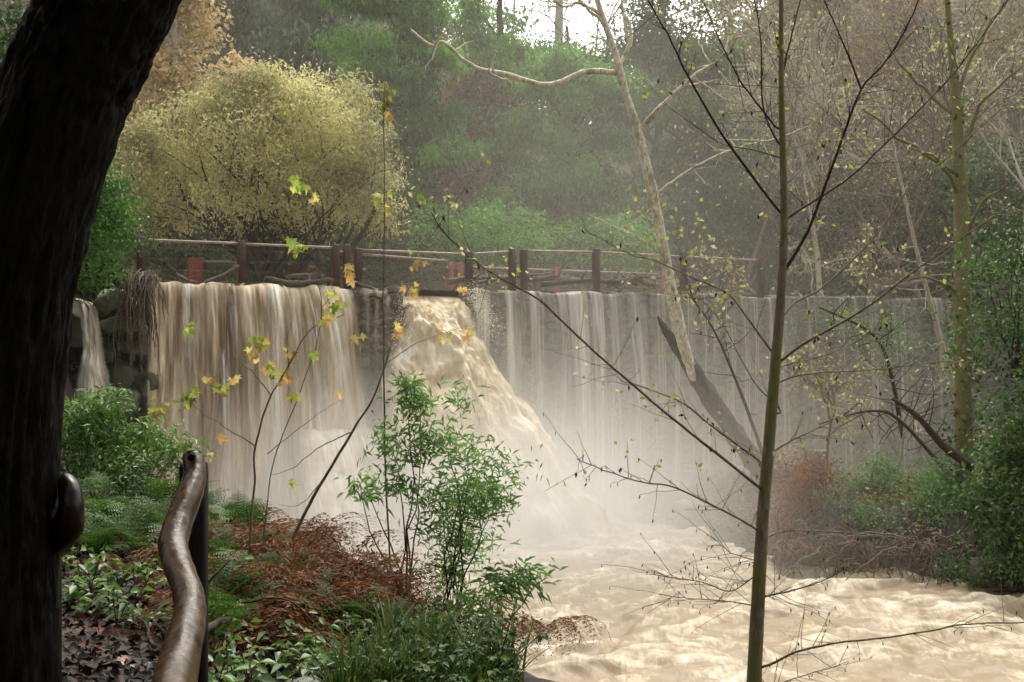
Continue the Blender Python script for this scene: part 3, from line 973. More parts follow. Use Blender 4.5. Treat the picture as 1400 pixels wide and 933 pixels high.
def limb(mb, a, b, r0, r1, g, wob=.12, n=10, sides=7, sag=0.0):
    t = np.linspace(0, 1, n)[:, None]
    p = np.asarray(a) * (1 - t) + np.asarray(b) * t
    L = np.linalg.norm(np.asarray(b) - a)
    p = p + np.cumsum(g.normal(0, wob * L / n, (n, 3)), 0) * (t * (1 - t) * 4) + np.array([0, 0, 1]) * (sag * L * t * (1 - t))
    tube(mb, p, np.linspace(r0, r1, n), sides, .15, 2, int(g.integers(999)))
    return p


def px_lobes(D, ls, depth=.8, jit=1.5, g=RNG):
    out = []
    for (px, py, rx, ry) in ls:
        d = D + g.uniform(-jit, jit)
        c = at(px, py, d)
        rx_, rz_ = rx / F * d, ry / F * d
        out.append([*c, rx_, max(rx_, rz_) * depth, rz_])
    return np.array(out)


def tree(name, label, cat, D, ls, n, L, W, leafm, barkm, seed, base_px=None, tr=.25, per=40, sig=.35, group=None, base_z=None, lean=None, depth=.8, droop=.15, ldir=None, limbs=14, stems=1, up=.5, lay=1.0, shell=.55, fleck=0):
    g = np.random.default_rng(seed)
    lob = px_lobes(D, ls, depth, g=g)
    cx = np.mean(lob[:, 0]) if base_px is None else (base_px - 700) / F * D
    cy = D
    zb = float(hill_z(np.array(cx), np.array(cy))) if base_z is None else base_z
    zb -= .15
    e = empty(name, (cx, cy, zb), label, cat, group)
    mt = MB()
    topz = np.max(lob[:, 2] + lob[:, 5] * .5)
    zc = np.mean(lob[:, 2])
    mc = MB()
    cc = clump_leaves(mc, lob, n, L, W, g, sig, shell, per, up, droop, ldir, lay)
    for s in range(stems):
        ox, oy = (0, 0) if stems == 1 else g.normal(0, .5, 2)
        tgt = np.array([np.mean(lob[:, 0]), cy, topz]) if stems == 1 else cc[g.integers(len(cc))] * np.array([1, 1, 1])
        tp = limb(mt, (cx + ox, cy + oy, zb), tgt, tr * (1 if stems == 1 else .55), tr * .22, g, .12, 14, 9)
        pick = cc[g.choice(len(cc), min(limbs // stems + 1, len(cc)), replace=False)]
        for q in pick:
            f = np.clip((q[2] - zb) / max(topz - zb, .1) - .22, .12, .85)
            a = tp[int(f * 13)]
            limb(mt, a, q, tr * .32 * (1 - f * .5), .012, g, .15, 8, 5, .15)
    mt.build('trunk', barkm, e)
    if fleck:
        q = cc[g.integers(len(cc), size=fleck)] + g.normal(0, .5, (fleck, 3))
        fm = MB(); leaves(fm, q, rdir(fleck, g) + np.array([0, 0, -.3]), rdir(fleck, g) + np.array([0, -.6, .3]), L * g.uniform(.5, 1.1, fleck), W, g.uniform(size=fleck), droop=.2)
        fm.build('bright_leaves', M['budleaf'], e)
    mc.build('crown', leafm, e)
    return e


tree('willow', 'broad pale olive bushy willow standing behind the crest fence', 'tree', 38,
     [(245, 255, 80, 75), (320, 195, 85, 85), (410, 185, 85, 75), (490, 225, 60, 80), (380, 260, 130, 75), (300, 150, 60, 45), (450, 135, 55, 40), (525, 300, 28, 38), (215, 200, 50, 50), (360, 130, 50, 40)],
     44000, .16, .055, M['olive'], M['bark'], 1001, tr=.3, per=36, sig=.27, base_z=6.1, stems=7, limbs=60, droop=.3, shell=.3)
tree('sycamore', 'golden tan sycamore with faded leaves behind the olive willow', 'tree', 46,
     [(225, 120, 60, 65), (285, 165, 65, 55), (262, 30, 45, 55), (170, 195, 55, 60), (330, 120, 35, 40), (190, 260, 50, 50), (230, -40, 80, 40)],
     13000, .26, .17, M['gold'], M['paletwig'], 1002, tr=.28, per=22, sig=.35, limbs=24)
tree('shrub', 'glossy bright green shrub on the abutment beside the black trunk', 'shrub', 26,
     [(140, 265, 40, 48), (150, 325, 38, 50), (120, 370, 50, 38), (90, 280, 60, 70), (60, 340, 70, 60)],
     11000, .11, .06, M['bushgreen'], M['bark'], 1003, tr=.12, per=30, sig=.18, base_z=6.3, stems=4, limbs=16)
tree('conifer', 'hazy grey-green conifer rising behind the golden sycamore', 'tree', 64,
     [(310, 60, 55, 70), (350, 120, 60, 50), (300, -20, 80, 60), (370, 20, 45, 60)], 9000, .42, .13, M['conifer'], M['bark'], 1004, tr=.4, per=40, sig=.6, droop=.5, lay=.5)
tree('conifer', 'hazy grey-green conifer between the golden sycamore and the green laurel', 'tree', 60,
     [(430, 40, 50, 60), (430, 110, 55, 50), (420, -30, 70, 50), (460, 170, 60, 50)], 9000, .40, .13, M['conifer'], M['bark'], 1005, tr=.4, per=40, sig=.6, droop=.5, lay=.5)
tree('laurel', 'tall bright green laurel with drooping foliage behind the willow', 'tree', 50,
     [(500, 55, 52, 70), (570, 40, 55, 55), (540, 140, 60, 55), (590, 120, 42, 60), (555, 200, 45, 42), (520, -30, 90, 45), (600, 200, 35, 45), (560, 265, 50, 40)],
     26000, .26, .10, M['laurel'], M['bark'], 1006, tr=.4, per=170, sig=.36, lay=.7, droop=.5)
tree('laurel', 'leafy green laurel top left of the bright gap in the trees', 'tree', 57,
     [(645, 40, 48, 45), (655, 80, 50, 35), (640, -30, 60, 50), (705, 85, 45, 28), (760, 95, 50, 26)], 9000, .28, .11, M['laurel'], M['bark'], 1007, tr=.4, per=150, sig=.42, lay=.7, droop=.5)
tree('tree', 'russet brown tree between the two green laurels', 'tree', 57,
     [(640, 145, 50, 55), (655, 220, 55, 60), (620, 270, 60, 50), (690, 160, 35, 50)], 11000, .27, .15, M['russet'], M['bark'], 1008, tr=.3, per=26, sig=.45, limbs=24)
tree('laurel', 'mist-veiled pale green laurel behind the streaky veil', 'tree', 53,
     [(775, 120, 70, 50), (750, 190, 80, 55), (810, 220, 70, 55), (735, 270, 75, 50), (800, 300, 85, 45), (840, 140, 40, 60)],
     26000, .26, .10, M['laurel2'], M['bark'], 1009, tr=.35, per=170, sig=.38, lay=.7, droop=.45)
tree('shrub', 'low hazy green thicket behind the fence over the notch', 'shrub', 43,
     [(690, 320, 60, 38), (610, 325, 60, 40), (760, 340, 60, 30), (840, 340, 60, 35)], 12000, .2, .09, M['laurel2'], M['bark'], 1010, tr=.12, per=30, sig=.32, stems=5, limbs=16, base_z=6.1)
tree('shrub', 'dark leafy thicket behind the paired fence posts', 'shrub', 44,
     [(560, 330, 45, 30), (540, 350, 50, 25), (480, 345, 60, 25), (400, 350, 80, 22), (290, 350, 80, 22)], 9000, .2, .09, M['under'], M['bark'], 1011, tr=.1, per=30, sig=.3, stems=5, limbs=12, base_z=6.1)
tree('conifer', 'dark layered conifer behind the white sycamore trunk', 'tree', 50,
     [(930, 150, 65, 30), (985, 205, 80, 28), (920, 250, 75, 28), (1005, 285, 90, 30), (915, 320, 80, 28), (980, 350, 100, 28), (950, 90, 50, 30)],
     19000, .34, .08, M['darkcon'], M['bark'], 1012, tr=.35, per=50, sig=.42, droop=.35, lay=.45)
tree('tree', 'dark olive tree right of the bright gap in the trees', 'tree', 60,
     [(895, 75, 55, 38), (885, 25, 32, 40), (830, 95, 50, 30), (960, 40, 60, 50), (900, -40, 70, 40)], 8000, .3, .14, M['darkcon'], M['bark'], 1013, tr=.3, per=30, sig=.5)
BT = [('faded pinkish-brown tree behind the top of the slender mossy tree', 62, [(1060, 60, 80, 60), (1020, 120, 60, 50), (1100, -20, 90, 50), (1120, 140, 70, 50)]),
      ('faded brown tree above the long branches of the slender mossy tree', 60, [(1210, 60, 90, 60), (1180, 140, 80, 55), (1230, -20, 90, 50), (1250, 160, 60, 50)]),
      ('faded brown tree at the upper right corner', 58, [(1350, 60, 80, 70), (1330, 160, 70, 60), (1390, -20, 90, 60), (1410, 160, 60, 70), (1470, 60, 80, 90)]),
      ('brown leaved thicket behind the far end of the dam', 50, [(1140, 260, 90, 50), (1230, 270, 90, 55), (1100, 330, 70, 40), (1190, 340, 90, 40), (1280, 340, 80, 45)]),
      ('brown and green tree behind the thick mossy trunk', 48, [(1360, 250, 80, 60), (1300, 260, 50, 60), (1390, 330, 70, 50), (1460, 280, 80, 90)])]
for k, (l, D, ls) in enumerate(BT):
    tree('tree', l, 'tree', D, ls, 9500, .24, .14, M[('browntree', 'russet', 'browntree', 'under', 'darkcon')[k]], M['paletwig'], 1020 + k, tr=.22, per=(12, 14, 12, 30, 40)[k], sig=.45, limbs=40, shell=.2, fleck=900)
# farther trees that close the ridge
FT = [(180, 92, 60), (60, 88, 100), (-80, 80, 90), (420, 92, 50), (560, 95, 40), (650, 98, 85), (905, 98, 100), (1000, 95, 60), (1130, 92, 40), (1260, 88, 40), (1400, 84, 40), (1530, 80, 60), (1660, 80, 60)]
for k, (px, D, top) in enumerate(FT):
    w = 60 if k not in (5, 6) else 32
    tree('tree', 'distant hazy tree on the ridge, standing in the row behind the nearer trees', 'tree', D, [(px, top + 40, w, 60), (px - w * .6, top + 100, w, 60), (px + w * .6, top + 110, w, 70), (px, top + 190, w * 1.3, 70), (px, top - 40, w * .6, 50)], 9000, .75, .32,
         M[('conifer', 'russet', 'darkcon')[k % 3]], M['bark'], 1040 + k, tr=.45, per=30, sig=.9, group='hazy trees along the ridge', limbs=8)


# bare trees in the bright gap
def fractal(mb, leafs, p, d, L, r, lvl, g, spread=.55, up=.1, sides=5, kids=(2, 4), min_r=.006):
    n = 5
    pts = [np.array(p)]
    dd = np.array(d)
    for k in range(n - 1):
        dd = unit(dd + g.normal(0, .13, 3) + np.array([0, 0, up * .25]))
        pts.append(pts[-1] + dd * L / (n - 1))
    pts = np.array(pts)
    tube(mb, pts, np.linspace(r, max(r * .62, min_r), n), sides if lvl > 1 else 4, cap=False)
    if lvl == 0:
        leafs.append(pts[-1]); leafs.append(pts[2])
        return
    leafs.append(pts[-1])
    for k in range(g.integers(*kids) + 1):
        i = g.integers(1, n) if k else n - 1
        nd = unit(dd + g.normal(0, spread, 3) + np.array([0, 0, up]))
        fractal(mb, leafs, pts[i], nd, L * g.uniform(.55, .82), max(r * g.uniform(.42, .62), min_r), lvl - 1, g, spread, up, sides, kids, min_r)


def bare_tree(name, label, base, h, r, d, barkm, seed, lvl=4, leafm=None, leafn=1, L=.1, W=.06, cat='tree', spread=.55, up=.12, keep=1.0, group=None, kids=(2, 4), min_r=.008):
    g = np.random.default_rng(seed)
    e = empty(name, base, label, cat, group)
    mb = MB(); pts = []
    fractal(mb, pts, base, unit(np.array(d, float)), h, r, lvl, g, spread, up, 6, kids, min_r)
    mb.build('trunk', barkm, e)
    if leafm:
        p = np.array(pts)
        p = p[g.uniform(size=len(p)) < keep]
        p = np.repeat(p, leafn, 0) + g.normal(0, .12, (len(p) * leafn, 3))
        ml = MB()
        leaves(ml, p, rdir(len(p), g) + np.array([0, 0, -.3]), rdir(len(p), g), L * g.uniform(.6, 1.3, len(p)), W, g.uniform(size=len(p)), droop=.2)
        ml.build('crown', leafm, e)
    return e


def gz(px, D, dz=-.2):
    x = (px - 700) / F * D
    return (x, D, float(hill_z(np.array(x), np.array(float(D)))) + dz)


for k, (px, D, h, r, d, l) in enumerate([
        (720, 78, 7.5, .16, (-.05, 0, 1), 'thin bare tree at the left side of the bright gap'),
        (800, 70, 8, .15, (.12, 0, 1), 'thin bare tree standing in the middle of the bright gap'),
        (860, 74, 8, .2, (.08, 0, 1), 'bare twiggy tree at the right side of the bright gap'),
        (1000, 47, 5.0, .13, (.1, -.1, 1), 'bare pinkish tree behind the slender mossy tree, leaning right'),
        (1130, 46, 5.5, .14, (-.1, 0, 1), 'bare pinkish tree between the slender mossy tree and the thick mossy trunk'),
        (1200, 45, 5.0, .12, (.25, 0, 1), 'bare pinkish tree left of the thick mossy trunk, leaning right'),
        (1270, 46, 5.5, .14, (-.3, 0, 1), 'bare pinkish tree left of the thick mossy trunk, leaning left'),
        (1375, 45, 5.0, .14, (.1, 0, 1), 'bare pale tree behind the ivy shrub at the right'),
        (1320, 50, 6.5, .15, (-.2, 0, 1), 'tall bare pale tree behind the thick mossy trunk'),
        (1080, 52, 6.5, .15, (.15, 0, 1), 'tall bare pale tree behind the slender mossy tree')]):
    bare_tree('bare_tree', l, gz(px, D), h, r, d, M['paletwig' if k in (4, 7) else ('drift' if k % 2 else 'pinktwig')], 1100 + k, 4 if k in (0, 2, 3, 5, 8, 9) else (5 if k > 2 else 5), M['budleaf'] if k > 2 else None, 1, .18, .12, keep=.6 if k > 2 else 0, kids=(2, 4), min_r=.016)

# the straight conifer trunk in the gap
tree('tree', 'hazy green tree closing the slope under the bright gap', 'tree', 66, [(790, 150, 80, 45), (720, 130, 55, 40), (850, 135, 50, 45), (760, 105, 70, 25), (790, 75, 75, 24), (700, 55, 22, 40), (820, 190, 70, 40)], 9000, .38, .2, M['laurel2'], M['bark'], 1190, tr=.3, per=40, sig=.55)
e = empty('pine', gz(763, 72), 'tall straight pale trunk standing in the bright gap', 'tree')
mb = MB(); b = np.array(gz(763, 72)); tp = at(763, -140, 72)
limb(mb, b, tp, .36, .2, np.random.default_rng(3), .01, 12, 10)
g = np.random.default_rng(4)
for k in range(16):
    a = b + (tp - b) * g.uniform(.55, .95)
    limb(mb, a, a + np.array([g.choice([-1, 1]) * g.uniform(1, 3), g.uniform(-1, 1), g.uniform(-.3, 1.2)]), .06, .015, g, .2, 8, 5)
mb.build('trunk', M['paletwig'], e)
mb = MB(); clump_leaves(mb, px_lobes(72, [(763, -150, 60, 50), (740, -90, 40, 30), (790, -100, 40, 30)]), 3000, .4, .12, g, .5, .4, 30)
mb.build('crown', M['conifer'], e)


# undergrowth that covers the hillside
def undergrowth():
    g = np.random.default_rng(77); mb = MB()
    n = 4200
    S = g.uniform(-45, 60, n); T = g.uniform(1.5, 62, n)
    T = np.where(g.uniform(size=n) < .35, g.uniform(6, 20, n), T)
    xy = P0 + S[:, None] * DU - T[:, None] * DN
    z = hill_z(xy[:, 0], xy[:, 1])
    rr = g.uniform(.5, 1.3, n)
    inside = (S > -1.5) & (S < 29) & (T < 7)
    xy, z, rr = xy[~inside], z[~inside], rr[~inside]
    m = len(z); per = 26
    i = np.repeat(np.arange(m), per); N_ = m * per
    d = rdir(N_, g); d[:, 2] = np.abs(d[:, 2])
    p = np.concatenate([xy, z[:, None]], 1)[i] + d * rr[i][:, None] * g.uniform(.6, 1.1, N_)[:, None] * np.array([1, 1, .9])
    nn = unit(d + g.normal(size=(N_, 3)) * .5)
    leaves(mb, p, np.cross(nn, rdir(N_, g)) + np.array([0, 0, -.2]), nn, .34 * g.uniform(.6, 1.3, N_), .17, np.clip(g.uniform(size=m)[i] * .6 + .4 * g.uniform(size=N_), 0, 1))
    tag(mb.build('undergrowth', M['under']), 'mixed low undergrowth covering the canyon slope', kind='stuff')


undergrowth()


# ------------------------------------------------------------------ white leaning sycamore
def white_sycamore():
    e = empty('sycamore', at(1048, 655, 29), 'white barked sycamore leaning left in front of the dam, with long bare limbs', 'tree')
    g = np.random.default_rng(12)
    low = spline([(*at(1050, 655, 29.0), .50), (*at(1008, 598, 29.2), .43), (*at(965, 535, 29.4), .40), (*at(935, 488, 29.5), .34), (*at(915, 458, 29.6), .22), (*at(903, 440, 29.7), .10), (*at(899, 432, 29.7), .03)], 40)
    mb = MB(); tube(mb, low[:, :3], low[:, 3] * .55, 20, .6, 4.5, 4)
    mb.build('lower_trunk', M['dark_wet'], e)
    up = spline([(*at(950, 520, 29.4), .22), (*at(934, 470, 29.3), .26), (*at(918, 400, 29.2), .26), (*at(905, 330, 29.1), .25), (*at(890, 255, 29), .23), (*at(872, 180, 29), .20), (*at(856, 130, 29), .17), (*at(843, 80, 29), .15), (*at(818, 5, 29), .12), (*at(790, -90, 29), .08)], 60)
    mb = MB(); tube(mb, up[:, :3], up[:, 3] * .62 * (1 + .12 * fbm(np.stack([np.arange(60) * .5, np.arange(60) * 0], -1), 3, 8)), 12, .12, 3, 5)
    mb.build('trunk', M['pale_bark'], e)
    def bl(pts, r0, r1, tw=6, s=1):
        p = spline([at(*q) for q in pts], 30)
        p = p + .05 * np.stack([fbm(np.stack([np.arange(30) * .35, np.full(30, k * 9.1 + s)], -1), 3, s) for k in range(3)], -1)
        mb = MB(); tube(mb, p, np.linspace(r0, r1, 30), 7, .2, 3, s)
        for k in range(tw):
            i = g.integers(8, 29)
            d = unit(g.normal(size=3) + np.array([0, 0, .1]))
            q = p[i] + d * np.linspace(0, g.uniform(.4, 1.3), 7)[:, None] + np.cumsum(g.normal(0, .05, (7, 3)), 0) * np.linspace(0, 1, 7)[:, None]
            tube(mb, q, np.linspace(r1 * .8 + .004, .006, 7), 4)
        mb.build('limb', M['pale_bark'], e)
    bl([(842, 98, 29), (800, 97, 28.8), (750, 117, 28.5), (700, 105, 28.2), (660, 95, 28), (635, 85, 27.9), (607, 58, 27.8), (590, 62, 27.7), (563, 41, 27.5)], .085, .035, 8, 1)
    bl([(874, 182, 29), (905, 145, 28.6), (950, 105, 28.2), (985, 78, 28), (1010, 40, 27.8)], .085, .035, 8, 2)
    bl([(848, 95, 29), (862, 45, 29.3), (850, 5, 29.5), (858, -60, 29.7)], .06, .03, 8, 3)
    bl([(893, 270, 29), (940, 235, 28.8), (1000, 205, 28.4), (1060, 190, 28)], .045, .02, 10, 4)
    bl([(826, 30, 29), (800, 10, 28.7), (770, -30, 28.5)], .05, .02, 4, 5)
    bl([(822, 20, 29), (790, 5, 28.7), (768, 8, 28.5), (730, -20, 28.4)], .05, .02, 4, 6)
    bl([(912, 370, 29.1), (880, 330, 28.5), (850, 315, 28)], .03, .012, 5, 7)
    ml = MB(); n = 110
    pp = np.array([at(g.uniform(850, 980), g.normal(330, 45), g.uniform(27.5, 29.5)) for _ in range(n)])
    leaves(ml, pp, rdir(n, g) + np.array([0, 0, -.4]), rdir(n, g), .16, .11, g.uniform(0, .6, n))
    ml.build('foliage', M['budleaf'], e)


white_sycamore()


# ------------------------------------------------------------------ thick mossy trunk at the right with its ivy
def right_trunk():
    e = empty('tree', at(1322, 690, 26), 'thick moss-covered trunk rising from the ivy on the right bank', 'tree')
    g = np.random.default_rng(31)
    p = spline([(*at(1322, 700, 26), .30), (*at(1318, 600, 26), .26), (*at(1317, 480, 26), .25), (*at(1316, 350, 26), .235), (*at(1312, 240, 26), .20), (*at(1308, 150, 26), .15), (*at(1300, 60, 26), .10), (*at(1290, -60, 26), .06)], 50)
    mb = MB(); tube(mb, p[:, :3], p[:, 3] * .8, 12, .22, 3, 9)
    for k, (i, q) in enumerate([(30, (1400, 90, 25)), (34, (1210, 60, 26.5)), (36, (1390, -20, 26)), (26, (1240, 200, 25)), (22, (1380, 250, 24.5)), (28, (1180, 150, 25)), (18, (1250, 380, 25.5))]):
        limb(mb, p[i, :3], at(*q), .06, .015, g, .2, 12, 6, .2)
    mb.build('trunk', M['mossy'], e)
    ml = MB()
    n = 1700; i = g.integers(0, 48, n)
    a = g.uniform(0, 6.28, n)
    rad = p[i, 3] * g.uniform(1, 1.9, n)
    pp = p[i, :3] + np.stack([np.cos(a) * rad, np.sin(a) * rad, g.normal(0, .2, n)], -1)
    keep = g.uniform(size=n) < np.clip((CAMZ + 2 - pp[:, 2]) / 6 + .25, .12, 1)
    pp = pp[keep]; n = len(pp)
    leaves(ml, pp, rdir(n, g) + np.array([0, 0, -.5]), rdir(n, g) + np.array([0, -.5, .3]), .13, .10, g.uniform(size=n))
    ml.build('foliage', M['rightleaf'], e)


right_trunk()

# slender pale leaning stems near it
for k, (pts, r, l) in enumerate([([(1345, 700, 27), (1290, 480, 27.2), (1250, 330, 27.3), (1205, 120, 27.5)], .09, 'slim pale stem leaning left across the mossy wall'),
                                 ([(1290, 640, 26.5), (1230, 575, 26.7), (1190, 562, 26.8), (1120, 580, 27)], .055, 'arching brown stem bowed over the low bank'),
                                 ([(1235, 600, 28), (1215, 500, 28), (1190, 455, 28), (1120, 420, 28)], .06, 'thin dark stem in front of the mossy wall'),
                                 ([(1050, 640, 28.5), (1010, 530, 28.5), (975, 450, 28.6), (940, 400, 28.7)], .05, 'thin brown stem beside the leaning dark trunk base'),
                                 ([(1330, 640, 25), (1290, 610, 25), (1255, 570, 25), (1220, 545, 25)], .12, 'short dark broken stem on the right bank')]):
    g = np.random.default_rng(60 + k)
    mb = MB(); p = spline([at(*q) for q in pts], 24)
    tube(mb, p, np.linspace(r, r * .3, 24), 7, .2, 3, k)
    for j in range(18):
        i = g.integers(5, 23); d = unit(g.normal(size=3) + np.array([0, 0, .3]))
        q = p[i] + d * np.linspace(0, g.uniform(.3, 1.4), 8)[:, None] + np.cumsum(g.normal(0, .04, (8, 3)), 0) * np.linspace(0, 1, 8)[:, None]
        tube(mb, q, np.linspace(.014, .006, 8), 4)
    tag(mb.build('sapling', M['paletwig' if k == 0 else 'twig']), l, 'sapling')

# twiggy shrubs in front of the mossy wall and over the crest at the right
for k, (px, py, D, h, d, l) in enumerate([(1130, 640, 27.5, 1.5, (-.1, 0, 1), 'pale twiggy shrub in front of the mossy wall beside the slender tree'),
                                          (1225, 650, 28, 1.6, (.1, 0, 1), 'pale twiggy shrub on the low bank in front of the mossy wall'),
                                          (985, 420, 35.5, .9, (0, 0, 1), 'twiggy brush caught on the crest right of the white trunk'),
                                          (1110, 400, 38, 1.0, (.1, 0, 1), 'pale twiggy brush on the crest behind the slender mossy tree'),
                                          (1190, 405, 39, 1.0, (-.1, 0, 1), 'twiggy brush on the crest near the thick mossy trunk')]):
    bare_tree('shrub', l, at(px, py, D), h, .04, d, M['paletwig' if k % 2 else 'pinktwig'], 1200 + k, 4, M['budleaf'], 1, .11, .07, 'shrub', .7, .1, .5, kids=(2, 4), min_r=.007)


# ------------------------------------------------------------------ shrubs on the islet
def shrub(name, label, D, ls, n, L, W, leafm, seed, per=30, sig=.16, cat='shrub', droop=.15, base=None, group=None, barkm=None, up=.5, depth=.9, ldir=None, shell=.45, stems=6, jit=.4):
    g = np.random.default_rng(seed)
    lob = px_lobes(D, ls, depth, jit, g)
    b = np.array([np.mean(lob[:, 0]), np.mean(lob[:, 1]), np.min(lob[:, 2] - lob[:, 5])]) if base is None else np.asarray(base, float)
    e = empty(name, b, label, cat, group)
    mc = MB(); cc = clump_leaves(mc, lob, n, L, W, g, sig, shell, per, up, droop, ldir)
    mt = MB()
    for k in range(stems * 3):
        q = cc[g.integers(len(cc))]
        limb(mt, b + np.append(g.normal(0, .08, 2), -.1), q, .002 + .0008 * D, .0025, g, .18, 9, 5, .12)
    mt.build('stem', barkm or M['twig'], e)
    mc.build('foliage', leafm, e)
    return e


shrub('shrub', 'dense dark green ivy-clad shrub mass on the right bank', 22.5, [(1385, 570, 30, 50), (1375, 640, 45, 50), (1390, 710, 60, 55), (1345, 690, 25, 40), (1430, 600, 40, 110), (1480, 720, 70, 80), (1355, 755, 60, 28)],
      9500, .12, .075, M['rightleaf'], 1301, sig=.2, stems=10)
shrub('shrub', 'airy grey-green shrub above the ivy at the right', 23.5, [(1370, 390, 50, 60), (1390, 460, 50, 50), (1400, 330, 50, 50), (1350, 470, 30, 40), (1450, 400, 60, 100)],
      3800, .13, .06, M['rightleaf'], 1302, per=12, sig=.3, shell=.1)
shrub('shrub', 'soft bright green shrub on the low bank beside the white streak of water', 25.5, [(1275, 660, 35, 40), (1300, 690, 45, 35), (1255, 700, 40, 25)],
      3600, .10, .05, M['greygreen'], 1303, sig=.16)
shrub('shrub', 'small upright green shrub in the mist on the low bank', 27, [(1210, 640, 14, 30), (1205, 675, 25, 25), (1170, 670, 20, 20)], 1800, .11, .05, M['greygreen'], 1304, sig=.16)
shrub('bramble', 'reddish brown faded bramble beside the slender mossy tree', 25.5, [(1110, 700, 45, 35), (1150, 720, 40, 35), (1075, 715, 30, 35), (1095, 665, 35, 30)], 5200, .10, .05, M['bramble'], 1305, sig=.15, stems=14, ldir=(0, 0, -.4))
shrub('bramble', 'dull brown bramble at the waterline of the low bank', 24.6, [(1120, 755, 60, 25), (1190, 765, 60, 25), (1260, 770, 60, 22), (1230, 740, 50, 22)], 5200, .10, .05, M['bramble'], 1306, sig=.16, stems=14, ldir=(0, 0, -.4))
shrub('shrub', 'leafy green groundcover shrub in the middle of the low bank', 24.8, [(1220, 718, 50, 20), (1280, 728, 45, 25), (1310, 760, 40, 25), (1190, 705, 30, 15)], 4200, .10, .06, M['rightleaf'], 1307, sig=.15)
shrub('bramble', 'dark purplish brush at the foot of the leaning trunk', 28.2, [(1085, 640, 30, 25), (1110, 650, 25, 25), (1060, 640, 20, 25)], 2600, .10, .045, M['bramble'], 1308, sig=.16, stems=12)
shrub('shrub', 'green shrub at the edge of the tan water under the ivy', 22.2, [(1400, 775, 40, 18), (1320, 785, 40, 14), (1450, 780, 40, 20)], 2400, .09, .055, M['rightleaf'], 1309, sig=.12)
shrub('shrub', 'leafy shrub growing on the far end of the dam wall', 38, [(1120, 440, 30, 20), (1170, 460, 40, 25), (1060, 450, 30, 25), (1210, 470, 30, 30)], 1700, .14, .08, M['laurel2'], 1310, per=10, sig=.4, shell=.1)


def islet_cover():
    g = np.random.default_rng(92); mb = MB(); mr = MB()
    n = 1500
    x = g.uniform(5, 17, n); y = g.uniform(20.5, 31, n); z = islet_z(x, y)
    k = z > .15; x, y, z = x[k], y[k], z[k]; m = len(x); per = 16
    i = np.repeat(np.arange(m), per)
    d = rdir(m * per, g); d[:, 2] = np.abs(d[:, 2])
    p = np.stack([x, y, z], -1)[i] + d * g.uniform(.1, .45, m * per)[:, None]
    nn = unit(d + g.normal(size=(m * per, 3)) * .5)
    russ = (fbm(np.stack([x, y], -1) * .5, 3, 5) + .35 * g.normal(size=m) > .05)[i]
    for sel, b in ((russ, mr), (~russ, mb)):
        q = p[sel]; c = len(q)
        leaves(b, q, np.cross(nn[sel], rdir(c, g)) + np.array([0, 0, -.2]), nn[sel], .13 * g.uniform(.6, 1.3, c), .06, g.uniform(size=c))
    tag(mb.build('groundcover', M['rightleaf']), 'green groundcover over the low far bank', kind='stuff')
    tag(mr.build('groundcover', M['bramble']), 'russet withered groundcover over the low far bank', kind='stuff')


islet_cover()


def root_tangle():
    g = np.random.default_rng(91); mb = MB()
    for k in range(150):
        px = g.uniform(1060, 1340); D = 24.6 - (px - 1060) * .006 + g.uniform(-.5, .2)
        p0 = at(px, g.uniform(735, 775), D)
        n = 9
        d = np.array([g.normal(0, .7), -g.uniform(.1, .6), -g.uniform(.2, 1.0)])
        t = np.linspace(0, 1, n)[:, None]
        pth = p0 + d * t + np.cumsum(g.normal(0, .07, (n, 3)), 0) + np.array([0, 0, .3]) * np.sin(t * 3.1)
        tube(mb, pth, np.linspace(g.uniform(.014, .035), .007, n), 5, cap=False)
    tag(mb.build('roots', M['drift']), 'tangle of bare roots and sticks along the waterline of the low bank', 'roots')


root_tangle()


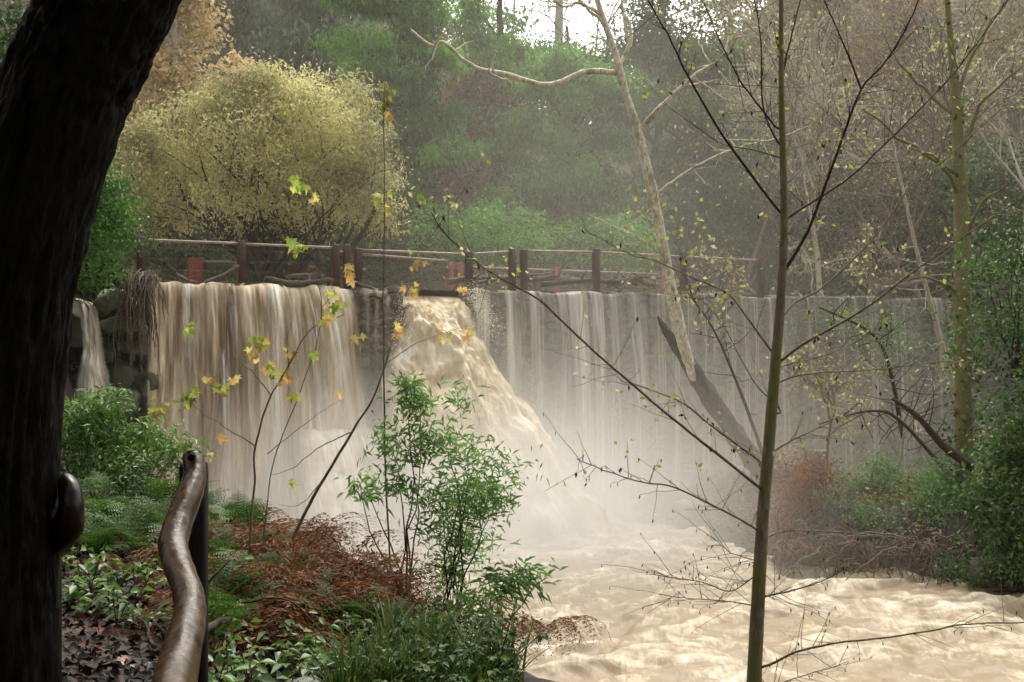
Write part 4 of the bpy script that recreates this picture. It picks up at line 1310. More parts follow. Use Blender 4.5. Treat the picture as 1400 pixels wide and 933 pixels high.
# ------------------------------------------------------------------ slender mossy tree in front of the pool
def young_tree():
    D0 = 10.0
    e = empty('tree', at(1030, 1080, D0), 'slender mossy young tree standing alone before the pool', 'tree')
    g = np.random.default_rng(55)
    tr = np.array([(1028, 1090, 48), (1030, 960, 46), (1035, 850, 43), (1042, 720, 38), (1050, 620, 35), (1060, 500, 31), (1068, 400, 26), (1072, 300, 22), (1070, 200, 19), (1068, 100, 15), (1068, -60, 11), (1066, -200, 6)], float)
    q = np.array([[*at(x, y, D0), (w * .42 + 1.2) / F * D0 / 2] for x, y, w in tr])
    p = spline(q, 90)
    kn = .05 * np.clip(fbm(np.stack([np.arange(90) * .6, np.zeros(90)], -1), 3, 2), 0, 1)
    mb = MB(); tube(mb, p[:, :3], p[:, 3] * (1 + kn), 14, .08, 5, 3)
    mb.build('trunk', M['mossy'], e)
    BR = [([(1064, 287), (988, 185), (940, 103), (920, 62), (885, 0), (850, -60)], 8, -.9, 0),
          ([(1062, 192), (1043, 144), (1040, 51), (1031, 0), (1020, -60)], 6, .4, 0),
          ([(1062, 175), (1048, 158), (1012, 110), (982, 51), (963, 7), (940, -40)], 6, -.3, 0),
          ([(1070, 100), (1078, 65), (1095, 0), (1110, -50)], 7, .3, 0),
          ([(1076, 365), (1103, 319), (1122, 271), (1146, 206), (1160, 165), (1179, 120), (1215, 79), (1249, 17), (1270, -30)], 10, -.8, 0),
          ([(1177, 121), (1157, 69), (1127, 0), (1115, -40)], 5, -.9, 0),
          ([(1072, 302), (1100, 283), (1160, 244), (1208, 199), (1263, 144), (1314, 89), (1366, 17), (1400, -30)], 7, .7, 0),
          ([(1072, 430), (1090, 412), (1130, 389), (1199, 320), (1249, 250), (1297, 213), (1366, 151), (1420, 110)], 7, 1.0, 1),
          ([(1066, 495), (1099, 470), (1153, 440), (1196, 413), (1246, 374), (1323, 320), (1410, 262)], 9, -.7, 1),
          ([(1064, 523), (1090, 514), (1130, 509), (1207, 505), (1284, 495), (1330, 500)], 6, .5, 1),
          ([(1066, 502), (1084, 497), (1138, 482), (1192, 455), (1242, 416), (1290, 395)], 5, 1.0, 1),
          ([(1040, 668), (1030, 660), (976, 617), (920, 573), (868, 529), (810, 478), (738, 412), (680, 378), (642, 351), (608, 318), (590, 290)], 9, -1.2, 1),
          ([(1044, 636), (1030, 624), (972, 582), (933, 551), (880, 530), (850, 522)], 8, .6, 1),
          ([(1060, 486), (1040, 460), (1014, 424), (995, 401), (952, 382), (898, 358), (860, 347), (800, 315)], 7, .8, 1),
          ([(1040, 728), (1025, 718), (988, 698), (920, 666), (880, 660), (840, 648), (790, 628)], 7, -.6, 1),
          ([(1044, 738), (1068, 727), (1120, 726), (1200, 732), (1260, 742)], 6, .7, 1),
          ([(1038, 818), (1080, 808), (1120, 796), (1150, 780)], 6, -.5, 1),
          ([(1036, 914), (1055, 908), (1088, 892), (1140, 880), (1240, 868), (1320, 854), (1400, 851), (1480, 842)], 8, -1.0, 1),
          ([(1034, 786), (1000, 808), (960, 796), (920, 790), (890, 780)], 4, -.4, 1),
          ([(1034, 828), (992, 822), (936, 818), (900, 812)], 4, .6, 1),
          ([(1038, 768), (1000, 756), (976, 736)], 4, .4, 1),
          ([(1050, 622), (1091, 598), (1145, 574), (1180, 566)], 7, .6, 1),
          ([(1034, 930), (1060, 935), (1110, 920), (1160, 905)], 5, .6, 1),
          ([(1066, 560), (1030, 520), (985, 440), (950, 400)], 5, .9, 1),
          ([(1070, 330), (1100, 280), (1150, 200), (1180, 160)], 5, 1.4, 1),
          ([(1070, 255), (1100, 225), (1130, 160), (1140, 120)], 5, 1.0, 1),
          ([(1068, 215), (1030, 205), (985, 195), (920, 150), (890, 120)], 6, 1.2, 1)]
    bits = []
    for k, (pts, w, dd, mossy) in enumerate(BR):
        m = len(pts)
        q = np.array([at(x, y, D0 + dd * (i / (m - 1)) ** 1.2) for i, (x, y) in enumerate(pts)])
        if not any(abs(pts[0][0] - z) < .1 for z in (1177,)):          # root the branch in the heart of the trunk
            ti = np.argmin(np.abs(p[:, 2] - q[0][2]))
            q = np.vstack([p[ti, :3], q]) if np.linalg.norm(p[ti, :3] - q[0]) > .012 else q
            m = len(q)
        n = 12 * m
        pp = spline(q, n)
        pp = pp + .012 * np.stack([fbm(np.stack([np.arange(n) * .22, np.full(n, j * 7.3 + k)], -1), 3, k) for j in range(3)], -1) * np.linspace(0, 1, n)[:, None]
        r0 = (w * .36 + .5) / F * D0 / 2
        mb = MB(); tube(mb, pp, np.linspace(r0 * 1.25, r0 * .4, n), 7, .18, 8, k)
        for j in range(5 + 3 * m):
            i = g.integers(n // 4, n)
            tdir = unit(pp[min(i + 1, n - 1)] - pp[max(i - 1, 0)])
            d = unit(tdir * .8 + g.normal(0, .6, 3) + np.array([0, 0, .25 if not mossy else .1]))
            L = g.uniform(.08, .6)
            tw = pp[i] + d * np.linspace(0, L, 6)[:, None] + np.cumsum(g.normal(0, .012, (6, 3)), 0) * np.linspace(0, 1, 6)[:, None]
            tube(mb, tw, np.linspace(.0032, .0014, 6), 4)
            bits.append(tw[-1])
            if g.uniform() < .5: bits.append(tw[3])
        mb.build('branch', M['mosstwig' if mossy else 'twig'], e)
    bits = np.array(bits)
    low = bits[bits[:, 2] < CAMZ - .6]; hi = bits[bits[:, 2] >= CAMZ - 1.2]
    ml = MB()
    low = low[g.uniform(size=len(low)) < .6]
    leaves(ml, low, np.tile([0, 0, -1.0], (len(low), 1)) + g.normal(0, .25, (len(low), 3)), rdir(len(low), g), .045, .014, g.uniform(size=len(low)), fold=.5)
    hd = hi[g.uniform(size=len(hi)) < .18]
    leaves(ml, hd, np.tile([0, 0, -1.0], (len(hd), 1)) + g.normal(0, .3, (len(hd), 3)), rdir(len(hd), g), .06, .025, g.uniform(.3, 1, len(hd)), fold=.5)
    ml.build('dead_leaves', M['deadbits'], e)
    ml = MB()
    hl = np.concatenate([hi[g.uniform(size=len(hi)) < .55]] * 2); hl = hl + g.normal(0, .04, hl.shape)
    leaves(ml, hl, rdir(len(hl), g) + np.array([0, 0, -.3]), rdir(len(hl), g) + np.array([0, -.4, .4]), .05 * g.uniform(.6, 1.4, len(hl)), .032, g.uniform(0, .75, len(hl)))
    ml.build('leaves', M['budleaf'], e)


young_tree()


# ------------------------------------------------------------------ foreground: the black trunk, its crown, the handrails
def black_tree():
    D = 4.2
    e = empty('oak', at(-15, 1050, D), 'massive black leaning tree trunk with rough bark nearest the viewer', 'tree')
    tr = np.array([(-12, 1060, 215), (-14, 933, 196), (-12, 780, 186), (-8, 650, 180), (8, 480, 174), (32, 330, 172), (84, 150, 178), (118, 70, 180), (150, 0, 184), (200, -110, 190), (260, -260, 180), (330, -420, 150), (380, -600, 110)], float)
    q = np.array([[*at(x - 3, y, D), w * .90 / F * D / 2] for x, y, w in tr])
    p = spline(q, 260)
    n = 260; sides = 130
    mb = MB()
    path = p[:, :3]; t = unit(np.gradient(path, axis=0))
    b1 = unit(np.cross(t, [0, 1, 0])); b2 = np.cross(t, b1)
    a = np.linspace(0, 2 * np.pi, sides, endpoint=False)
    ring = np.cos(a)[None, :, None] * b1[:, None] + np.sin(a)[None, :, None] * b2[:, None]
    h = (np.arange(n) / n * 5.0)[:, None] * np.ones((1, sides))
    q3 = np.stack([np.cos(a)[None] * 7 + 0 * h, np.sin(a)[None] * 7 + 0 * h, h * 2.6], -1)
    ridge = -np.abs(fbm(q3, 4, 71)) * .22 + fbm(q3 * 2.6, 3, 72) * .07 + .03 * fbm(np.stack([np.cos(a)[None] + 0 * h, np.sin(a)[None] + 0 * h, h * .6], -1), 2, 73)
    v = path[:, None] + ring * (p[:, 3][:, None] * (1.05 + ridge))[..., None]
    i, j = np.meshgrid(np.arange(n - 1), np.arange(sides), indexing='ij'); k = (j + 1) % sides
    mb.add(v.reshape(-1, 3), np.stack([i * sides + j, i * sides + k, (i + 1) * sides + k, (i + 1) * sides + j], -1).reshape(-1, 4))
    g = np.random.default_rng(8)
    for tgt in [(-3, 6, 10), (1.5, 3, 10.5), (-5, 2, 10), (0, -3, 10.5), (-2, 1, 11.5)]:
        limb(mb, path[int(g.uniform(205, 256))], tgt, .14, .03, g, .15, 14, 8)
    mb.build('trunk', M['black_bark'], e)
    mc = MB()
    lob = np.array([[-3.5, 5.5, 11.2, 3.4, 2.6, 1.5], [1.2, 3.2, 11.2, 3.2, 2.8, 1.6], [-6.5, 1.5, 10.5, 3, 3.5, 2], [-.5, -3, 11, 4, 3.5, 2.2], [-3, 0, 12.5, 4, 4, 1.8], [4, -2, 10.5, 3, 3.5, 2]])  # crown overhead, out of view; thickened and widened to shade the near bank
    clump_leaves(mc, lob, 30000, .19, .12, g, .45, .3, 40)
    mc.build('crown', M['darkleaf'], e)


black_tree()
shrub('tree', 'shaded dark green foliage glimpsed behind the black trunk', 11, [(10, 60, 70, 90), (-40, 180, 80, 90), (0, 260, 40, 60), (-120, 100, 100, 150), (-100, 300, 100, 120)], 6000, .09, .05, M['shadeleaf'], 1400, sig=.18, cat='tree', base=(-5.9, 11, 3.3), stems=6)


def handrail():
    e = empty('handrail', at(258, 1080, 3.1), 'crooked polished branch handrail bolted to a dark post in the foreground', 'handrail')
    rows = [(264, 626, 3.66, 29), (266, 652, 3.6, 31), (257, 680, 3.52, 36), (244, 716, 3.42, 38), (237, 742, 3.34, 39), (242, 768, 3.25, 39), (254, 800, 3.14, 41), (259, 822, 3.07, 42), (258, 848, 2.98, 45), (250, 882, 2.86, 52), (239, 930, 2.70, 60), (226, 1000, 2.45, 72), (222, 1080, 2.2, 82)]
    q = np.array([[*at(x, y, D), w / F * D / 2] for x, y, D, w in rows])
    p = spline(q, 120)
    mb = MB(); tube(mb, p[:, :3], p[:, 3] * (1 + .05 * fbm(np.stack([np.arange(120) * .12, np.zeros(120)], -1), 3, 4)), 28, .13, 9, 14)
    # rounded far end
    end = p[0]; d = unit(p[0, :3] - p[2, :3])
    tube(mb, np.array([end[:3] + d * s for s in np.linspace(0, end[3] * .45, 6)]), end[3] * np.sqrt(np.clip(1 - np.linspace(0, .97, 6) ** 2, 0, 1)), 24)
    mb.build('rail', M['railwood'], e)
    mb = MB(); c = at(262.5, 626, 3.60)
    tube(mb, np.array([c + np.array([0, .01, .004]), c + np.array([0, -.012, .0])]), .011, 12)
    mb.build('bolt_hole', M['hole'], e)
    mb = MB(); c = at(229, 756, 3.28)
    tube(mb, np.array([c + np.array([0, .02, 0]), c + np.array([-.004, -.014, .002])]), np.array([.012, .007]), 10, .3)
    mb.build('knot', M['hole'], e)
    mb = MB()
    zt, zb = at(264, 634, 3.76)[2], 3.1
    cx = at(262, 700, 3.76)[0]
    box(mb, (cx + .002, 3.78, (zt + zb) / 2), (.086, .09, zt - zb), .1, .012)
    mb.build('post', M['railpost'], e, smooth=False)


handrail()


def burl_rail():
    e = empty('handrail', at(50, 1060, 3.5), 'dark maroon rounded rail end on a black post against the trunk', 'handrail')
    rows = [(40, 742, 4.4, 50), (70, 738, 4.3, 50), (90, 722, 4.22, 44), (97, 698, 4.2, 36), (96, 674, 4.22, 31), (91, 658, 4.26, 24), (88, 650, 4.28, 10)]
    q = np.array([[*at(x, y, D), w / F * D / 2] for x, y, D, w in rows])
    p = spline(q, 50)
    mb = MB(); tube(mb, p[:, :3], np.clip(p[:, 3], .004, 1), 22, .10, 5, 22); mb.build('rail', M['maroon'], e)
    mb = MB(); box(mb, (at(56, 800, 4.45)[0], 4.45, 3.8), (.135, .12, .95), .1); mb.build('post', M['railpost'], e, smooth=False)


burl_rail()


# ------------------------------------------------------------------ foreground plants
def frond(mb, base, az, L, tilt, curl, g, dead=False, npn=14, sub=6):
    t = np.linspace(0, 1, npn + 3)
    ang = tilt - curl * t ** 1.4
    hd = np.array([math.cos(az), math.sin(az), 0])
    step = L / (npn + 2)
    pts = [np.asarray(base, float)]
    for a in ang[:-1]:
        pts.append(pts[-1] + (hd * math.cos(a) + np.array([0, 0, 1]) * math.sin(a)) * step)
    pts = np.array(pts)
    if dead: pts = pts + np.cumsum(g.normal(0, .006, pts.shape), 0)
    n0 = mb.n
    k = len(pts)
    tan = unit(np.gradient(pts, axis=0)); side = unit(np.cross(tan, [0, 0, 1.0])); upn = np.cross(side, tan)
    # stalk as a thin three-sided strip of leaves
    leaves(mb, pts[:-1], pts[1:] - pts[:-1], upn[:-1], step * 1.15, .006, .15, fold=.4)
    P_, D_, N_, L_, W_, R_ = [], [], [], [], [], []
    base_r = g.uniform()
    for i in range(3, k - 1):
        f = i / (k - 1)
        pl = L * .30 * (np.sin(np.pi * min(1, (f + .02)) ** .75) * .85 + .12) * g.uniform(.85, 1.1)
        for s in (-1, 1):
            d = unit(side[i] * s + tan[i] * .45 + upn[i] * (.12 if not dead else -.5) + g.normal(0, .06 if not dead else .3, 3))
            q = pts[i] + d * np.linspace(.05, .95, sub)[:, None] * pl + np.array([0, 0, -1]) * (np.linspace(0, 1, sub)[:, None] ** 2 * pl * (.18 if not dead else .6))
            perp = unit(np.cross(d, upn[i]))
            for r in (-1, 1):
                P_.append(q); D_.append(np.tile(perp * r + d * .6, (sub, 1)))
                N_.append(np.tile(upn[i], (sub, 1)) + g.normal(0, .15 if not dead else .7, (sub, 3)))
                L_.append(pl * .30 * (1 - np.linspace(0, .75, sub))); W_.append(np.full(sub, pl * (.12 if not dead else .055)))
                R_.append(np.clip(base_r * .6 + g.uniform(0, .4, sub), 0, 1))
    leaves(mb, np.concatenate(P_), np.concatenate(D_), np.concatenate(N_), np.concatenate(L_), np.concatenate(W_), np.concatenate(R_), fold=.1)


def gpos(px, D):
    x = (px - 700) / F * D
    return np.array([x, D, float(ground_z(np.array(x), np.array(float(D)))) - .02])


def fern_proto(name, label, mat, seed, nf=9, L=.75, dead=False, group=None):
    g = np.random.default_rng(seed); mb = MB()
    for k in range(nf):
        frond(mb, g.normal(0, .03, 3) * np.array([1, 1, 0]), k / nf * 6.283 + g.normal(0, .25), L * g.uniform(.7, 1.1), g.uniform(.9, 1.35) if not dead else g.uniform(.5, 1.2), g.uniform(1.0, 1.7) if not dead else g.uniform(1.6, 2.8), g, dead)
    o = mb.build(name, mat, smooth=False)
    return tag(o, label, 'fern', group)


def scatter(protos, spots, label, group, g, smin=.8, smax=1.2):
    for k, (px, D) in enumerate(spots):
        pr = protos[k % len(protos)]
        o = pr if not pr.get('placed') else pr.copy()
        if o is not pr: COL.objects.link(o)
        pr['placed'] = 1
        o['label'] = label; o['group'] = group
        o.location = Vector([float(x) for x in gpos(px, D)])
        o.rotation_euler = (g.normal(0, .12), g.normal(0, .12), g.uniform(0, 6.28))
        s = g.uniform(smin, smax); o.scale = (s, s, s)


GF = np.random.default_rng(21)
gf = [fern_proto('fern', '', M['fern'], 500 + k, 9, .72) for k in range(4)]
spots = [(110, 8.8), (150, 9.4), (235, 9.5), (165, 8.2), (255, 8.8), (130, 7.4), (200, 7.7), (285, 9.2), (100, 7.8), (245, 7.3), (60, 9.0)]
scatter(gf, spots, 'green feathery fern in the patch between the black trunk and the handrail', 'green ferns by the black trunk', GF, .65, 1.0)
gf2 = [fern_proto('fern', '', M['fern'], 520 + k, 7, .6) for k in range(2)]
scatter(gf2, [(300, 6.2), (325, 6.6), (295, 5.7), (340, 7.0), (312, 7.3), (350, 7.6), (300, 8.0), (335, 8.4), (318, 9.0)], 'yellow-green fern right behind the handrail', 'ferns behind the handrail', GF, .7, .95)
def seedling_proto(seed, n=22, L=.06, H=.22, mat='groundplant'):
    g = np.random.default_rng(seed); mb = MB()
    e = bpy.data.objects.new('seedling', None); COL.objects.link(e)
    ms = MB()
    for k in range(5):
        d = unit(np.array([g.normal(0, .6), g.normal(0, .6), 1])); q = d * np.linspace(0, H * g.uniform(.6, 1.2), 7)[:, None] + np.array([0, 0, -.05]) * np.linspace(0, 1, 7)[:, None] ** 2
        tube(ms, q, np.linspace(.004, .002, 7), 4)
        m = max(3, n // 5)
        i = g.integers(2, 7, m)
        az = g.uniform(0, 6.28, m)
        dd = np.stack([np.cos(az), np.sin(az), g.uniform(-.3, .3, m)], -1)
        leaves(mb, q[i] + dd * .01, dd, np.array([0, 0, 1.]) + g.normal(0, .35, (m, 3)), L * g.uniform(.6, 1.25, m), L * .62 * g.uniform(.8, 1.1, m), np.clip(g.uniform() * .5 + g.uniform(0, .5, m), 0, 1), fold=.12, droop=.25)
    ms.build('stem', M['twig'], e); mb.build('leaves', M[mat], e)
    e['category'] = 'plant'
    return e


sp = [seedling_proto(600 + k, 30, .065 + .01 * (k % 2), .26) for k in range(4)]


def scatter_tree(protos, spots, label, group, g, smin=.8, smax=1.2):
    for k, (px, D) in enumerate(spots):
        pr = protos[k % len(protos)]
        kids = [x for x in pr.children] or [x for x in bpy.data.objects if x.parent == pr]
        if not pr.get('placed'):
            o = pr; pr['placed'] = 1
        else:
            o = pr.copy(); COL.objects.link(o)
            for c in kids:
                c2 = c.copy(); COL.objects.link(c2); c2.parent = o
        o['label'] = label; o['group'] = group
        o.location = Vector([float(x) for x in gpos(px, D)])
        o.rotation_euler = (0, 0, g.uniform(0, 6.28))
        s = g.uniform(smin, smax); o.scale = (s, s, s)


df = [fern_proto('fern', '', M['deadfern'], 540 + k, 11, .72, True) for k in range(5)]
spots = [(320, 7.9), (350, 8.0), (385, 8.2), (415, 8.4), (300, 7.2), (335, 7.2), (370, 7.4), (405, 7.6), (440, 7.8), (470, 7.6), (350, 6.6), (385, 6.7), (420, 6.9), (455, 7.0), (490, 7.1), (515, 6.9), (400, 6.2), (435, 6.3), (470, 6.5), (505, 6.5), (535, 6.6), (550, 6.2), (330, 8.5), (365, 8.6), (300, 8.0), (480, 6.0), (520, 6.0), (340, 6.0), (450, 5.9),
         (310, 6.6), (430, 7.3), (500, 6.8), (545, 6.4), (570, 6.3), (395, 7.9), (420, 6.5), (380, 6.1)]
scatter(df, spots, 'rust brown withered fern on the bank right of the handrail', 'withered ferns on the bank', GF, .55, 1.15)
scatter(df, [(288, 7.0), (296, 7.6), (305, 7.1), (318, 7.4), (300, 8.4), (330, 7.8), (345, 7.3), (362, 7.0), (372, 7.8), (390, 7.3), (405, 7.0), (325, 6.4), (350, 6.3), (375, 6.4), (420, 7.6), (440, 7.0), (460, 6.7), (310, 6.0), (475, 7.2), (500, 6.9)],
        'tall drooping rust brown bracken on the slope behind the handrail', 'drooping bracken on the slope', GF, 1.05, 1.5)
scatter(gf2, [(355, 6.9), (395, 6.8), (430, 6.7), (470, 6.4), (375, 7.4), (415, 7.3), (340, 6.2), (500, 6.3), (450, 6.2), (310, 6.9), (530, 6.2)], 'small green fern pushing up through the rust brown bracken', 'small ferns among the bracken', GF, .5, .85)
scatter_tree(sp, [(350, 5.9), (380, 6.1), (415, 6.1), (345, 6.5), (365, 6.6), (450, 6.0), (490, 5.8), (520, 5.9)], 'light green leafy seedling on the face of the bracken slope', 'leafy seedlings on the bracken slope', GF, .9, 1.4)
scatter(df, [(130, 7.9), (165, 7.0), (190, 7.9)], 'rust brown withered fern among the green ferns', 'withered ferns among the green ones', GF, .5, .7)


scatter_tree(sp, [(295, 5.0), (310, 4.8), (285, 4.6), (325, 5.1), (300, 4.5), (320, 4.6), (345, 5.0), (290, 5.4), (330, 5.5)], 'glossy green leafy seedling at the foot of the handrail post', 'leafy seedlings by the handrail', GF, .8, 1.2)
scatter_tree(sp, [(400, 5.4), (425, 5.5), (450, 5.5), (475, 5.6), (410, 5.7), (440, 5.8), (390, 5.7), (460, 5.2), (480, 5.3), (440, 5.3), (500, 5.4)], 'bright green leafy seedling among the withered ferns', 'leafy seedlings among the withered ferns', GF, .8, 1.2)
scatter_tree(sp, [(120, 6.2), (150, 6.0), (185, 6.2), (100, 6.4), (135, 6.6), (170, 6.5), (205, 6.3), (160, 5.6), (195, 5.8), (110, 5.8), (90, 6.8), (215, 6.9)], 'dim green leafy seedling in front of the ferns left of the handrail', 'leafy seedlings left of the handrail', GF, .8, 1.3)
sp2 = [seedling_proto(620 + k, 130, .05, .42, 'fern') for k in range(4)]
scatter_tree(sp2, [(560, 5.6), (590, 5.7), (620, 5.7), (650, 5.8), (575, 5.3), (610, 5.3), (640, 5.4), (670, 5.5), (545, 5.9), (600, 6.1), (640, 6.2), (680, 5.9), (525, 5.4), (555, 5.1), (590, 5.0), (630, 5.0), (660, 5.1), (700, 5.6), (580, 6.4), (620, 6.5), (510, 5.8), (540, 6.2)],
             'small-leaved green weed on the bank edge above the water', 'small-leaved weeds on the bank edge', GF, .7, 1.15)


def tuft_proto(seed, n=60, L=.4):
    g = np.random.default_rng(seed); mb = MB()
    for k in range(n):
        az = g.uniform(0, 6.28); l = L * g.uniform(.6, 1.2); out = g.uniform(.2, .9)
        t = np.linspace(0, 1, 6)
        p = np.stack([np.cos(az) * out * l * t ** 1.6, np.sin(az) * out * l * t ** 1.6, l * (t - .35 * out * t ** 2.2)], -1) + np.append(g.normal(0, .03, 2), 0)
        sd = np.array([-np.sin(az), np.cos(az), 0]); w = .006 * (1 - t ** 2) + .0005
        v = np.stack([p + sd * w[:, None], p - sd * w[:, None]], 1).reshape(-1, 3)
        i = np.arange(5)
        mb.add(v, np.stack([i * 2, i * 2 + 1, i * 2 + 3, i * 2 + 2], -1), rnd=g.uniform())
    o = mb.build('grass_tuft', M['grass']); return tag(o, '', 'grass')


tp_ = [tuft_proto(640 + k) for k in range(3)]
scatter(tp_, [(490, 5.3), (520, 5.2), (505, 5.5), (545, 5.3), (475, 5.1), (560, 5.6), (600, 5.5), (640, 5.6), (670, 5.8), (535, 5.7), (580, 5.9), (620, 5.2), (690, 5.7), (650, 5.3)],
        'tuft of arching green grass on the edge of the bank', 'grass tufts on the bank edge', GF, .8, 1.2)


def litter():
    g = np.random.default_rng(700); mb = MB(); n = 8000
    D = g.uniform(3.2, 9.5, n); px = g.uniform(-80, 640, n)
    x = (px - 700) / F * D
    z = ground_z(x, D)
    p = np.stack([x, D, z + .012 + g.uniform(0, .03, n)], -1)
    nn = unit(np.array([0, 0, 1.]) + g.normal(0, .35, (n, 3)))
    leaves(mb, p, np.cross(nn, rdir(n, g)), nn, g.uniform(.03, .085, n), g.uniform(.02, .055, n), g.uniform(0, 1, n) ** 1.7, fold=.35, droop=.15)
    tag(mb.build('leaf_litter', M['litterleaf']), 'dark red-brown fallen leaves covering the soil', kind='stuff')


litter()


def maple_shape(mb, c, d, n, size, rnd, g):
    """a five-lobed leaf as a fan, bent down at the lobes"""
    ang = np.radians([-150, -118, -95, -70, -52, -28, 0, 28, 52, 70, 95, 118, 150])
    rad = np.array([.35, .62, .38, .88, .45, .55, 1.05, .55, .45, .88, .38, .62, .35])
    d = unit(d); s = unit(np.cross(d, n)); u = np.cross(s, d)
    rad = rad * g.uniform(.85, 1.12, 13); bend = g.uniform(.1, .5)
    v = [c] + [c + (d * math.cos(a) + s * math.sin(a)) * r * size * .62 - u * (r ** 2) * size * bend for a, r in zip(ang, rad)]
    f = np.array([[0, i, i + 1] for i in range(1, 13)])
    mb.add(np.array(v), f, rnd=np.clip(rnd + np.append(0, g.normal(0, .06, 13)), 0, 1))


def maple(label, D, stems, clusters, seed):
    g = np.random.default_rng(seed)
    e = empty('maple_sapling', at(stems[0][0][0][0], stems[0][0][0][1], D), label, 'sapling')
    ms = MB()
    for pts, w in stems:
        p = spline([at(x, y, D + (dd if len(q) > 2 else 0)) for q in pts for x, y, dd in [(*q, 0)[:3]]], 10 * len(pts))
        p = p + .01 * np.stack([fbm(np.stack([np.arange(len(p)) * .2, np.full(len(p), j * 3.3 + w)], -1), 3, seed) for j in range(3)], -1)
        tube(ms, p, np.linspace(w, w * .3, len(p)) * .46 / F * D / 2, 7, .15, 6, seed)
    ms.build('stem', M['mosstwig'], e)
    mb = MB()
    for (px, py, rad, n, hue) in clusters:
        for k in range(int(n * 1.3)):
            c = at(px + g.normal(0, rad * .5), py + g.normal(0, rad * .45), D + g.normal(0, .05))
            d = np.array([g.normal(0, .6), g.normal(0, .4), -1 + g.normal(0, .35)])
            nn = unit(np.array([g.normal(0, .4), -1, .5 + g.normal(0, .3)]))
            maple_shape(mb, c, d, nn, g.uniform(10, 19) / F * D, np.clip(hue + g.normal(0, .12), 0, 1), g)
    mb.build('leaves', M['maple'], e)
    return e


maple('thin straight maple sapling with sparse yellow leaf clusters up its stem', 7.5,
      [([(540, 860), (535, 790), (528, 640), (524, 480), (526, 330), (525, 200), (526, 110)], 7), ([(526, 392), (560, 375), (576, 358)], 3), ([(527, 280), (550, 300), (580, 280)], 2.5),
       ([(524, 500), (570, 470), (640, 445)], 3), ([(525, 350), (490, 360), (470, 375)], 2.5)],
      [(528, 118, 12, 5, .25), (530, 140, 12, 5, .35), (530, 158, 10, 4, .62), (520, 265, 12, 5, .35), (528, 290, 8, 3, .55), (580, 278, 10, 4, .12), (572, 357, 10, 4, .72), (478, 372, 12, 5, .55), (566, 396, 13, 6, .62), (545, 450, 12, 5, .75), (634, 395, 10, 3, .6), (600, 460, 12, 4, .68), (640, 455, 10, 3, .62)], 801)
maple('forked maple sapling with green and amber leaves before the broad curtain', 6.8,
      [([(338, 800), (345, 690), (352, 600), (372, 540), (395, 500), (425, 450), (470, 430)], 8), ([(372, 540), (345, 510), (310, 480)], 4), ([(352, 610), (300, 580), (250, 545)], 4), ([(395, 500), (392, 470), (400, 440)], 3),
       ([(365, 620), (430, 570), (470, 545)], 3)],
      [(262, 450, 10, 5, .2), (350, 458, 13, 7, .3), (362, 470, 12, 6, .38), (345, 485, 14, 6, .7), (370, 505, 14, 8, .5), (390, 515, 14, 6, .75), (395, 488, 10, 4, .68), (302, 535, 14, 7, .25), (290, 520, 8, 4, .8), (260, 540, 16, 9, .28), (215, 560, 18, 10, .42), (320, 520, 8, 3, .65), (430, 485, 9, 4, .32), (455, 430, 10, 4, .5), (440, 440, 9, 3, .4), (400, 540, 10, 4, .45), (405, 255, 6, 3, .25)], 802)
maple('slim maple twig with lime green leaves in front of the crest fence', 7.2,
      [([(352, 800), (372, 640), (400, 560), (430, 480), (440, 420), (428, 350), (418, 280), (410, 240)], 4), ([(428, 350), (415, 345), (400, 335)], 2), ([(440, 420), (452, 408), (462, 398)], 2)],
      [(403, 335, 12, 7, .25), (400, 243, 6, 3, .2), (414, 256, 8, 4, .22), (428, 268, 8, 3, .42), (455, 400, 9, 4, .4), (462, 415, 9, 4, .35), (490, 462, 10, 4, .5), (452, 425, 8, 3, .3)], 803)
maple('leaning bare grey sapling stem rising from the withered ferns', 7.6,
      [([(385, 790), (405, 725), (440, 660), (480, 592), (512, 540), (535, 470)], 13), ([(480, 592), (440, 610), (400, 640), (370, 650)], 4), ([(440, 660), (410, 690), (380, 690)], 3)],
      [(250, 560, 10, 3, .4), (300, 600, 10, 3, .7), (290, 620, 9, 3, .75), (465, 540, 8, 2, .7), (400, 660, 8, 2, .3)], 804)
shrub('shrub', 'full narrow-leaved green bush in front of the chute and pool', 7.0,
      [(628, 555, 14, 32), (602, 615, 24, 24), (648, 635, 28, 26), (620, 680, 45, 32), (662, 690, 28, 32), (598, 715, 24, 22), (632, 745, 38, 28), (612, 785, 24, 28), (690, 640, 14, 14)],
      2500, .078, .013, M['willowleaf'], 1501, per=9, sig=.06, droop=.2, base=gpos(612, 7.0) , up=.2, ldir=(0, 0, .45), shell=.15, stems=3, jit=.25)
shrub('shrub', 'wispy narrow-leaved sapling left of the full green bush', 7.4,
      [(562, 545, 20, 40), (540, 610, 38, 30), (500, 665, 28, 16), (555, 660, 30, 28), (575, 600, 20, 40)],
      900, .085, .018, M['willowleaf'], 1502, per=9, sig=.04, droop=.2, base=gpos(545, 7.4), up=.2, ldir=(0, 0, .35), shell=.1, stems=2, jit=.2)
shrub('shrub', 'thin pale green sprays hanging over the pool from the bank', 6.4,
      [(690, 800, 40, 30), (730, 790, 25, 18), (660, 830, 40, 30), (610, 850, 50, 30), (715, 725, 10, 8)],
      800, .075, .012, M['willowleaf'], 1503, per=9, sig=.04, droop=.3, base=gpos(640, 6.3), up=.3, ldir=(.3, 0, .2), shell=.1, stems=2, jit=.2)
